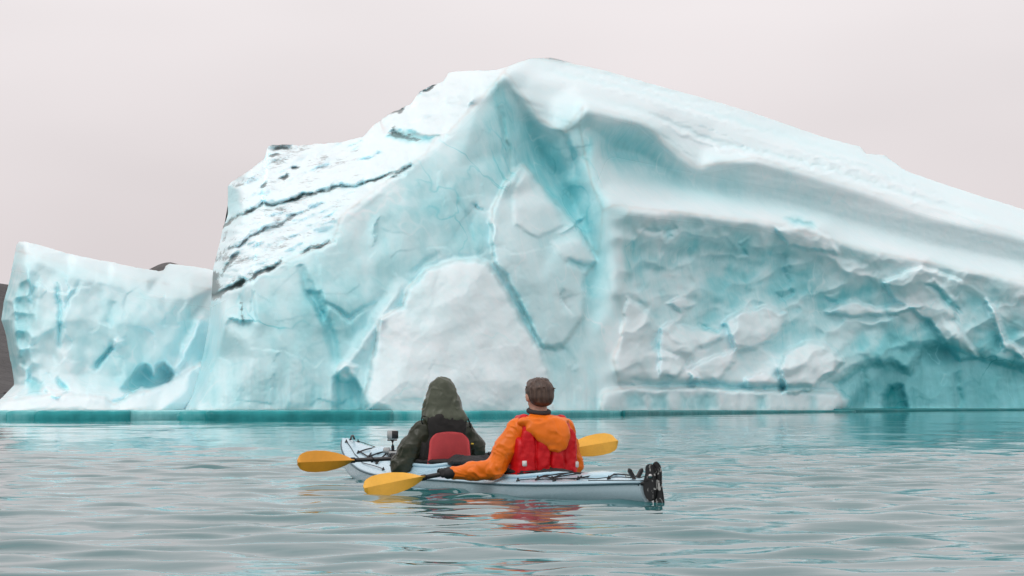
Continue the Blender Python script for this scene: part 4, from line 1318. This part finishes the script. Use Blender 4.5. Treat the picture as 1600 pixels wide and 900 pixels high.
# rudder: two worn black plates on a pivot
def rudder_mat():
    M = Mat('chipped_black_rudder')
    co = M.n('ShaderNodeTexCoord').outputs['Object']
    n1 = M.noise(co, 26, 3, .55, (1.3, 1, .8), .8)
    m = M.math('MULTIPLY', M.math('SUBTRACT', n1, .60), 30, clamp=True)
    M.l(M.mixc(m, (.012, .012, .013), (.52, .51, .49)), M.bsdf.inputs['Base Color'])
    M.bsdf.inputs['Roughness'].default_value = .4
    return M.m
RUD = rudder_mat()
def plate(name, outline, y0, th, mat, parent, bev=.006):
    bm = bmesh.new()
    A = [bm.verts.new((p[0], y0 - th / 2, p[1])) for p in outline]
    B = [bm.verts.new((p[0], y0 + th / 2, p[1])) for p in outline]
    bm.faces.new(A); bm.faces.new(B[::-1])
    n = len(outline)
    for k in range(n): bm.faces.new((A[k], B[k], B[(k + 1) % n], A[(k + 1) % n]))
    bmesh.ops.recalc_face_normals(bm, faces=bm.faces)
    bmesh.ops.bevel(bm, geom=bm.edges[:], offset=bev, segments=2, affect='EDGES')
    me = bpy.data.meshes.new(name); bm.to_mesh(me); bm.free()
    o = link(name, me, mat, parent)
    try: me.set_sharp_from_angle(angle=math.radians(40))
    except Exception: pass
    return o
def rounded(pts): return [(p.x, p.y) for p in [Vector((q.x, q.z, 0)) for q in smooth_line([(a, 0, b) for a, b in pts + [pts[0]]], 4)[:-1]]]
rudder = plate('rudder', rounded([(-.030, .09), (-.024, .15), (-.038, .21), (-.040, .255), (-.062, .272), (-.092, .262), (-.104, .21), (-.108, .13), (-.098, .06), (-.06, .045)]), .030, .026, RUD, kayak)
plate('rudder_blade', rounded([(-.062, .20), (-.078, .275), (-.108, .285), (-.134, .24), (-.136, .15), (-.150, .06), (-.158, -.06), (-.15, -.28), (-.12, -.31), (-.09, -.26), (-.088, -.05), (-.080, .08)]), .006, .016, RUD, rudder)
tube('pivot_bolt', [[(-.075, .056, .20), (-.075, -.02, .20)]], .012, simple_mat('steel', (.5, .5, .5), .3, metallic=1.0), rudder, 10)
tube('rudder_bracket', [[(.01, .03, .145), (-.05, .03, .16)]], .012, BLACK_M, rudder, 8)
pv = Vector((-.03, .03, 0)); rz_ = math.radians(42)
rudder.rotation_euler = (0, 0, rz_); rudder.location = pv - Matrix.Rotation(rz_, 3, 'Z') @ pv
tube('rudder_cable', [smooth_line([(-.06, .045, .17), (.05, .085, .17), (.3, .13, .17)])], .003, CORD_M, rudder, 6)

# ------------------------------------------------------------------ paddles
def paddle_mat(name, col):
    M = Mat(name)
    co = M.n('ShaderNodeTexCoord').outputs['Object']
    a = M.noise(co, 12, 4, .6); s = M.noise(co, 60, 4, .7, (1, .1, 1))
    c = M.ramp(M.math('ADD', M.math('MULTIPLY', a, .6), M.math('MULTIPLY', s, .4)), [(.3, tuple(x * .8 for x in col)), (.7, col)])
    M.l(c, M.bsdf.inputs['Base Color'])
    M.bsdf.inputs['Roughness'].default_value = .38
    return M.m
SHAFT_M = simple_mat('carbon_shaft', (.016, .016, .018), .35, .3, 50)
def paddle(A, B, nrm, mat, label, blade_len=.43, blade_w=.082, twist=(0, 0)):
    """A, B: world points at the blade centres"""
    A, B = Vector(A), Vector(B)
    mid = (A + B) / 2
    d = (B - A).normalized()
    t = empty('paddle', tuple(mid))
    tag(t, label, 'paddle', 'double-bladed kayak paddles')
    half = (B - A).length / 2
    tube('shaft', [[d * (-half + blade_len * .42), d * (half - blade_len * .42)]], .0155, SHAFT_M, t, 12)
    for sg, tw in ((-1, twist[0]), (1, twist[1])):
        nn = (Vector(nrm) - d * Vector(nrm).dot(d)).normalized()
        nn = Matrix.Rotation(tw, 3, d) @ nn
        w = nn.cross(d); w.normalize()
        if w.z < 0: w = -w
        N_ = 22
        V, F = [], []
        prof = [(0, .16), (.05, .22), (.15, .47), (.3, .74), (.5, .95), (.68, 1.0), (.82, .95), (.92, .78), (.97, .56), (1.0, .22)]
        for side in (1, -1):                       # front skin, back skin
            for i in range(N_ + 1):
                f = i / N_
                wd = float(np.interp(f, *zip(*prof))) * blade_w
                wl = wd * (1.0 - .10 * f)           # lower edge a little shorter: asymmetric blade
                x = (-blade_len / 2 + f * blade_len)
                for (k, hgt) in ((-1, 0), (-.5, .5), (0, 1), (.5, .5), (1, 0)):
                    y = (wd if k > 0 else wl) * k
                    ridge = (.026 * (1 - .5 * f) + .006) * hgt
                    curve = .020 * (f - .3) ** 2
                    dep = (ridge if side == 1 else ridge * .3) - curve + (.0025 if side == 1 else -.0025) * (1 if abs(k) < 1 else .2)
                    V.append(d * sg * (half + x) + w * y + nn * dep)
        m = 5
        o2 = (N_ + 1) * m
        for i in range(N_):
            for k in range(m - 1):
                a = i * m + k
                F.append((a, a + 1, a + m + 1, a + m)); F.append((o2 + a, o2 + a + m, o2 + a + m + 1, o2 + a + 1))
            for k in (0, m - 1):
                a = i * m + k
                F.append((a, a + m, o2 + a + m, o2 + a))
        for i in (0, N_):
            for k in range(m - 1):
                a = i * m + k
                F.append((a, a + 1, o2 + a + 1, o2 + a))
        me = fix_normals(mesh_of('blade', V, F))
        b = link('blade', me, mat, t)
        try: me.set_sharp_from_angle(angle=math.radians(11))
        except Exception: pass
        p0 = d * sg * (half - blade_len * .5 - .012)
        tube('ferrule', [[p0, p0 + d * sg * .03]], .021, BLACK_M, t, 12)
        p1 = d * sg * (half - blade_len * .5 - .15)
        tube('drip_ring', [[p1, p1 + d * sg * .008]], .024, BLACK_M, t, 14)
    return t, d
PAD1 = paddle_mat('amber_blade', (.95, .49, .05))
PAD2 = paddle_mat('orange_blade', (.86, .36, .02))
MA, MB = kp(S_MAN + .20, .965, .075), kp(S_MAN + .20, -.47, .305)
FA, FB = kp(S_FRONT + .285, .80, .172), kp(S_FRONT + .285, -.72, .215)
pad_m, dir_m = paddle(MA, MB, (-.15, -1, .28), PAD1, 'amber paddle held across the lap of the person in orange', twist=(0, 0))
pad_f, dir_f = paddle(FA, FB, (-.1, -1, .02), PAD2, 'orange paddle held out to the left by the hooded person')

# ------------------------------------------------------------------ small camera on the fore deck
def rbox(name, c, s, mat, parent, bev=.004):
    bm = bmesh.new()
    bmesh.ops.create_cube(bm, size=1)
    for v in bm.verts: v.co = Vector((v.co.x * s[0], v.co.y * s[1], v.co.z * s[2])) + Vector(c)
    bmesh.ops.bevel(bm, geom=bm.edges[:], offset=bev, segments=2, affect='EDGES')
    me = bpy.data.meshes.new(name); bm.to_mesh(me); bm.free()
    return link(name, me, mat, parent)
cz = deck_z(4.2, .04) - .034
camr = empty('action_camera', tuple(kp(4.2, .04, cz)), K_ROT + .25)
tag(camr, 'small grey and black action camera on a mount on the front deck', 'camera')
GREY = simple_mat('grey_plastic', (.42, .43, .43), .5)
rbox('mount_base', (0, 0, .012), (.09, .07, .022), GREY, camr)
rbox('clamp', (.03, .035, .03), (.05, .045, .045), GREY, camr, .008)
rbox('clamp', (-.02, -.055, .024), (.05, .05, .04), GREY, camr, .008)
tube('mount_arm', [[(0, 0, .01), (0, 0, .06), (.004, 0, .105)]], .012, BLACK_M, camr, 10)
rbox('tripod_plate', (0, .005, .108), (.03, .075, .010), BLACK_M, camr, .002)
rbox('camera_body', (0, .002, .148), (.036, .084, .066), GREY, camr, .005)
rbox('screen', (-.0185, -.008, .149), (.004, .058, .058), BLACK_M, camr, .001)

# ------------------------------------------------------------------ people
SKIN = simple_mat('skin', (.55, .31, .23), .5, .1, 20, subs=.15)
def cloth(name, col, rough=.6, b=.5, sc=22, d=.01, var=.1):
    M = Mat(name)
    co = M.n('ShaderNodeTexCoord').outputs['Object']
    n1 = M.noise(co, 6, 4, .6)
    M.l(M.ramp(n1, [(.3, tuple(c * (1 - var) for c in col)), (.7, tuple(min(1, c * (1 + var)) for c in col))]), M.bsdf.inputs['Base Color'])
    M.bsdf.inputs['Roughness'].default_value = rough
    M.bsdf.inputs['Specular IOR Level'].default_value = .3
    r = M.n('ShaderNodeTexNoise', Scale=sc, Detail=3, Roughness=.55, Distortion=1.2)
    try: r.noise_type = 'RIDGED_MULTIFRACTAL'
    except Exception: pass
    M.l(co, r.inputs['Vector'])
    nrm = M.bump(r.outputs['Fac'], b, d)
    nrm = M.bump(M.noise(co, 300, 2, .5), .15, .001, nrm)
    M.l(nrm, M.bsdf.inputs['Normal'])
    return M.m
ORANGE = cloth('orange_rain_jacket', (.84, .17, .006), .40, .45, 6, .022)
RED = cloth('red_vest_nylon', (.60, .005, .010), .45, .5, 10, .012)
HOOD_M = cloth('olive_hood', (.075, .085, .058), .40, .5, 7, .024, .12)
OLIVE = cloth('olive_rain_jacket', (.034, .038, .024), .36, .55, 7, .026, .15)
DARKV = cloth('black_mesh', (.022, .020, .019), .8, .3, 30, .004)
CORAL = cloth('faded_red_panel', (.84, .125, .135), .7, .2, 25, .004)
GLOVE = cloth('black_glove', (.016, .016, .017), .6, .3, 30, .004)
GAITER = cloth('charcoal_fleece', (.045, .043, .045), .9, .4, 40, .004)
WHITE_T = simple_mat('white_webbing_tag', (.72, .70, .66), .6)

def glove_shapes(p, d, wrist):
    """a hand closed round the shaft at p (shaft direction d, towards the thumb): palm, four bent fingers, thumb"""
    p, d, wrist = Vector(p), Vector(d).normalized(), Vector(wrist)
    u = wrist - p; u -= d * u.dot(d); u.normalize()          # from the shaft to the palm side
    v = d.cross(u)
    sh = []
    palm = p + u * .040
    for k in range(-2, 3):
        sh.append(cap(palm + d * k * .018 + u * .012, palm + d * k * .018 - v * .022, .017, .016))
    sh.append(cap(palm + u * .02, wrist, .032, .031))
    for i, (off, ln) in enumerate(((.034, .95), (.012, 1.08), (-.011, 1.0), (-.033, .80))):
        base = p + d * off
        pts = []
        for a in (10, 60, 115, 165, 205):
            aa = math.radians(a * ln)
            pts.append(base + (u * math.cos(aa) - v * math.sin(aa)) * .031)
        for k in range(4):
            sh.append(cap(pts[k], pts[k + 1], .0115 - k * .0007, .0108 - k * .0007))
    t0 = palm + d * .03 + v * .006
    t1 = p + d * .052 + v * .030 + u * .014
    t2 = p + d * .048 + v * .030 - u * .020
    sh += [cap(t0, t1, .014, .0125), cap(t1, t2, .0125, .011)]
    return sh

def person(name, s0, label, build):
    t = empty('person', tuple(kp(s0, 0, 0)), K_ROT)
    tag(t, label, 'person', 'people paddling the kayak')
    inv = t.matrix_basis.inverted()
    build(t, inv)
    return t

def head_shapes(hx, hz, k=1.0):
    c = Vector((hx, 0, hz))
    q = lambda x, y, z: c + Vector((x, y, z)) * k
    return [ell(q(-.010, 0, .020), (.094 * k, .074 * k, .092 * k)), ell(q(.025, 0, -.045), (.066 * k, .056 * k, .068 * k)), ell(q(.062, 0, -.088), (.026 * k, .028 * k, .020 * k)),
            cap(q(.086, 0, .010), q(.108, 0, -.026), .009 * k, .013 * k), ell(q(.079, 0, -.062), (.014 * k, .024 * k, .009 * k)),
            cap(q(.076, -.042, .028), q(.076, .042, .028), .014 * k, .014 * k),
            ell(q(-.012, .084, -.014), (.020 * k, .013 * k, .034 * k), (0, .2, .35)), ell(q(-.012, -.084, -.014), (.020 * k, .013 * k, .034 * k), (0, .2, -.35))]

def lower_body():
    sh = [ell((.0, 0, .055), (.15, .185, .11))]
    for sg in (1, -1):
        sh += [cap((.02, sg * .09, .04), (.42, sg * .13, .065), .082, .060), cap((.42, sg * .13, .065), (.80, sg * .11, -.01), .056, .040), cap((.80, sg * .11, -.01), (.86, sg * .12, .055), .036, .030)]
    return sh

def build_man(t, inv):
    sh = lower_body() + [ell((-.01, 0, .20), (.115, .155, .15)), ell((-.01, 0, .35), (.115, .17, .14)), cap((-.01, 0, .44), (.015, 0, .58), .060, .056)]
    sh += head_shapes(.02, .655)
    Ls, Le, Lh = (-.02, .175, .435), (.0, .335, .165), None
    hl = inv @ (MA + dir_m * .365); hr = inv @ (MB - dir_m * .36)
    el = Vector((.0, .335, .165)); er = Vector((.03, -.262, .19))
    wl = hl + (el - hl).normalized() * .085; wr = hr + (er - hr).normalized() * .085
    sh += [cap(Ls, el, .052, .042), cap(el, wl, .040, .029), cap((-.02, -.175, .435), er, .052, .042), cap(er, wr, .040, .029)]
    body = link('body', blob('body', sh, .012, k=.025), SKIN, t)
    for sg in (1, -1):
        bm = bmesh.new(); bmesh.ops.create_uvsphere(bm, u_segments=10, v_segments=8, radius=.012)
        for v in bm.verts: v.co += Vector((.098, sg * .031, .665))
        me = bpy.data.meshes.new('eye'); bm.to_mesh(me); bm.free()
        link('eye', me, WHITE_T, t)
    # orange shell jacket: torso and both sleeves in one
    J = [ell((-.01, 0, .16), (.150, .195, .14)), ell((-.012, 0, .30), (.145, .190, .16)), ell((-.015, 0, .42), (.118, .190, .085)), ell((-.01, 0, .48), (.085, .12, .06)),
         cap((-.02, .165, .425), Vector((-.01, .255, .30)), .078, .074), cap((-.01, .255, .30), el, .074, .068), cap(el, el + (wl - el) * .55, .068, .058), cap(el + (wl - el) * .55, wl + (wl - el).normalized() * .012, .056, .044),
         cap((-.02, -.165, .425), er, .078, .066), cap(er, wr, .064, .046)]
    jk = link('jacket', blob('jacket', J, .006, 0, .008, (15, 30), 1, k=.03), ORANGE, t)
    # hood lying on the back over the vest
    H = [ell((-.09, .012, .475), (.070, .185, .040), (0, .25, 0)), ell((-.150, .005, .432), (.042, .160, .060), (0, .15, 0)), ell((-.174, -.020, .380), (.034, .120, .062)), ell((-.180, -.040, .325), (.028, .074, .045)),
         cap((-.06, .135, .470), (.06, .075, .50), .032, .028), cap((-.06, -.14, .470), (.06, -.075, .50), .032, .028)]
    hd = link('hood', blob('hood', H, .006, 0, .009, (14, 11), 2, k=.04), ORANGE, t)
    # neck gaiter
    tube('neck_gaiter', [[(.012 + .074 * math.cos(a), .066 * math.sin(a), .548 + .012 * math.cos(a)) for a in [2 * math.pi * k / 24 for k in range(24)]]], .017, GAITER, t, 10, closed=True)
    # red life vest: foam panels, side panels, shoulder straps
    def vw(co):
        return .0025 * np.sin(co[:, 2] * 48 + 5 * np.sin(co[:, 1] * 30)) + .003 * fbm(co[:, 1] * 20, co[:, 2] * 26, 3, 71)
    P = [ell((-.120, 0, .25), (.036, .185, .17), (0, 0, 0), 4.0)]
    for y, zt in ((-.155, .43), (-.055, .44), (.045, .44), (.145, .43)):
        P.append(ell((-.160 + abs(y + .005) * .18, y, (zt + .075) / 2), (.034, .046, (zt - .075) / 2), (0, 0, -y * .9), 4.0))
    for sg in (1, -1):
        P.append(ell((-.03, sg * .198, .235), (.115, .026, .150), (0, 0, 0), 3.4))
        P.append(cap((-.125, sg * .135, .40), (-.06, sg * .135, .490), .040, .038)); P.append(cap((-.06, sg * .135, .490), (.05, sg * .125, .485), .038, .036)); P.append(cap((.05, sg * .125, .485), (.13, sg * .11, .40), .036, .038))
        P.append(ell((.135, sg * .095, .26), (.040, .085, .165), (0, 0, 0), 3.4))
    P.append(ell((-.128, 0, .095), (.05, .20, .024), (0, 0, 0), 3.0))
    vest = link('life_vest', blob('life_vest', P, .006, 0, .003, (16, 16), 3, vw, k=.007), RED, t)
    rbox('tag', (-.163, .182, .205), (.008, .034, .036), WHITE_T, vest, .003)
    rbox('tag', (-.150, -.196, .195), (.012, .046, .040), WHITE_T, vest, .004)
    tube('piping', [smooth_line([(-.118, -.204, .41), (-.126, -.212, .33), (-.125, -.214, .25), (-.13, -.206, .16)])], .0035, CORAL, vest, 6)
    tube('waist_strap', [smooth_line([(-.12, .215, .14), (-.172, .15, .135), (-.192, .05, .14), (-.193, -.06, .13), (-.168, -.16, .125)])], .007, DARKV, vest, 6)
    # hair: short and brown, combed down from the crown
    def hw(co):
        ang = np.arctan2(co[:, 1], co[:, 0] - .01)
        return .0022 * fbm(ang * 26, co[:, 2] * 8, 3, 81) + .0016 * fbm(ang * 60, co[:, 2] * 14, 2, 82)
    HR = [ell((-.004, 0, .685), (.108, .093, .088)), ell((-.030, 0, .645), (.084, .084, .066)), ell((-.050, 0, .612), (.050, .064, .030)), ell((.05, 0, .735), (.062, .066, .036)),
          ell((.02, .074, .66), (.020, .012, .034)), ell((.02, -.074, .66), (.020, .012, .034))]
    rt = random.Random(5)
    for k_ in range(46):
        a_ = rt.uniform(0, 2 * math.pi); e_ = rt.uniform(.05, 1.4)
        dv = Vector((math.cos(a_) * math.cos(e_), math.sin(a_) * math.cos(e_), math.sin(e_)))
        q_ = Vector((-.006 + dv.x * .104, dv.y * .089, .682 + dv.z * .084))
        HR.append(cap(q_, q_ + Vector((-.010, rt.uniform(-.012, .012), -.016 + .02 * rt.random())) + dv * .006, .0075, .003))
    M = Mat('brown_hair')
    co = M.n('ShaderNodeTexCoord').outputs['Object']
    st_ = M.noise(co, 60, 4, .6, (1, 1, .10))
    M.l(M.ramp(st_, [(.3, (.034, .018, .012)), (.55, (.080, .044, .030)), (.75, (.15, .092, .064))]), M.bsdf.inputs['Base Color'])
    M.bsdf.inputs['Roughness'].default_value = .42
    M.l(M.bump(st_, .7, .006), M.bsdf.inputs['Normal'])
    link('hair', blob('hair', HR, .0045, 0, 0, (1, 1), 0, hw, k=.012), M.m, t)
    for nm, h, w_, dd in (('glove', hl, wl, inv.to_3x3() @ (-dir_m)), ('glove', hr, wr, inv.to_3x3() @ dir_m)):
        sgl = glove_shapes(h, -dd, w_)
        link('glove', blob('glove', sgl, .004, k=.006), GLOVE, t)
    # spray skirt
    SK = [ell((.12, 0, .150), (.40, .265, .030)), ell((.05, 0, .16), (.22, .22, .05)), ell((.36, 0, .17), (.10, .18, .03))]
    link('spray_skirt', blob('spray_skirt', SK, .010, 0, .008, (14, 14), 5), NEO_M, t)

def build_front(t, inv):
    sh = lower_body() + [ell((-.01, 0, .18), (.105, .145, .14)), ell((-.01, 0, .32), (.105, .155, .13)), cap((-.01, 0, .40), (.015, 0, .54), .055, .052)] + head_shapes(.025, .625, .95)
    hl = inv @ (FA + dir_f * .55); hr = inv @ (FB - dir_f * .42)
    el = Vector((.03, .305, .140)); er = Vector((.04, -.300, .160))
    wl = hl + (el - hl).normalized() * .085; wr = hr + (er - hr).normalized() * .085
    sh += [cap((-.01, .165, .39), el, .048, .040), cap(el, wl, .038, .027), cap((-.01, -.165, .39), er, .048, .040), cap(er, wr, .038, .027)]
    link('body', blob('body', sh, .012, k=.025), SKIN, t)
    for sg in (1, -1):
        bm = bmesh.new(); bmesh.ops.create_uvsphere(bm, u_segments=10, v_segments=8, radius=.011)
        for v in bm.verts: v.co += Vector((.099, sg * .030, .636))
        me = bpy.data.meshes.new('eye'); bm.to_mesh(me); bm.free()
        link('eye', me, WHITE_T, t)
    J = [ell((-.01, 0, .16), (.150, .195, .13)), ell((-.012, 0, .28), (.140, .190, .15)), ell((-.012, 0, .385), (.115, .185, .085)), ell((-.005, 0, .45), (.09, .13, .06)),
         cap((-.015, .160, .385), Vector((.0, .245, .27)), .080, .080), cap((.0, .245, .27), el, .080, .076), cap(el, el + (wl - el) * .5, .076, .064), cap(el + (wl - el) * .5, wl, .064, .046),
         cap((-.015, -.160, .385), Vector((.01, -.255, .27)), .080, .078), cap((.01, -.255, .27), er, .078, .072), cap(er, wr, .070, .046)]
    link('jacket', blob('jacket', J, .006, 0, .011, (15, 27), 11, k=.03), OLIVE, t)
    H = [ell((-.01, .0, .50), (.128, .150, .080)), ell((-.005, .0, .575), (.130, .132, .095)), ell((-.005, .002, .65), (.118, .108, .085)), ell((-.012, .006, .705), (.090, .078, .062)), ell((-.03, .010, .740), (.052, .040, .034)),
         cap((-.10, .10, .475), (-.10, -.10, .475), .05, .05)]
    hd = link('hood', blob('hood', H, .006, 0, .013, (17, 12), 12, k=.06), HOOD_M, t)
    tube('drawcord', [smooth_line([(-.06, .155, .50), (-.075, .185, .50), (-.075, .190, .465), (-.06, .170, .44)])], .005, BLACK_M, hd, 6)
    tube('drawcord', [smooth_line([(-.07, -.135, .51), (-.085, -.165, .49), (-.085, -.185, .45), (-.07, -.20, .41)])], .006, BLACK_M, hd, 6)
    # dark vest with a faded red back panel
    V_ = [ell((-.125, .010, .43), (.048, .145, .095), (0, .12, 0), 3.0), ell((-.125, 0, .26), (.042, .165, .135), (0, 0, 0), 3.2), ell((.10, 0, .28), (.06, .15, .15), (0, 0, 0), 3.0)]
    for sg in (1, -1):
        V_ += [cap((-.10, sg * .115, .47), (0, sg * .115, .49), .032, .030), cap((0, sg * .115, .49), (.10, sg * .10, .40), .030, .030), ell((-.01, sg * .178, .23), (.10, .022, .10), (0, 0, 0), 3.0)]
    vest = link('life_vest', blob('life_vest', V_, .007, 0, .006, (16, 16), 13, k=.02), DARKV, t)
    # panel: rounded slab with a slightly arched top
    bm = bmesh.new()
    rows = []
    for i in range(15):
        f = i / 14
        z = .135 + f * .255
        hw_ = .172 - .022 * f
        if f > .72: hw_ *= math.sqrt(max(0.0, 1 - ((f - .72) / .285) ** 2 * .55))
        rows.append([bm.verts.new((-.184 - .014 * math.sin(f * math.pi) + .55 * (hw_ * k) ** 2, +.015 + hw_ * k, z - .012 * k * k * f)) for k in np.linspace(-1, 1, 15)])
    for A, B in zip(rows, rows[1:]):
        for k in range(14): bm.faces.new((A[k], B[k], B[k + 1], A[k + 1]))
    r_ = bmesh.ops.solidify(bm, geom=bm.faces[:], thickness=.022)
    bmesh.ops.recalc_face_normals(bm, faces=bm.faces)
    me = bpy.data.meshes.new('back_panel'); bm.to_mesh(me); bm.free()
    pn = link('back_panel', me, CORAL, vest)
    pn['label'] = 'faded red back panel'
    edge = [tuple(rows_p) for rows_p in []]
    rbox('tag', (-.150, -.178, .30), (.006, .022, .012), simple_mat('yellow_tag', (.7, .5, .05), .6), vest, .002)
    for h, w_, dd in ((hl, wl, inv.to_3x3() @ (-dir_f)), (hr, wr, inv.to_3x3() @ dir_f)):
        link('glove', blob('glove', glove_shapes(h, -dd, w_), .004, k=.006), GLOVE, t)
    SK = [ell((.12, 0, .175), (.40, .265, .028)), ell((.04, 0, .18), (.22, .22, .045)), ell((-.40, -.06, .175), (.20, .16, .035)), ell((-.46, -.10, .175), (.16, .11, .045), (0, 0, .4)), cap((-.30, .02, .19), (-.52, -.12, .19), .03, .035)]
    link('spray_skirt', blob('spray_skirt', SK, .010, 0, .014, (18, 18), 15), NEO_M, t)

person('person', S_MAN, 'person with short brown hair in an orange jacket and red life vest, seen from behind', build_man)
person('person', S_FRONT, 'hooded person in olive rain jacket with red back panel, in the front seat', build_front)
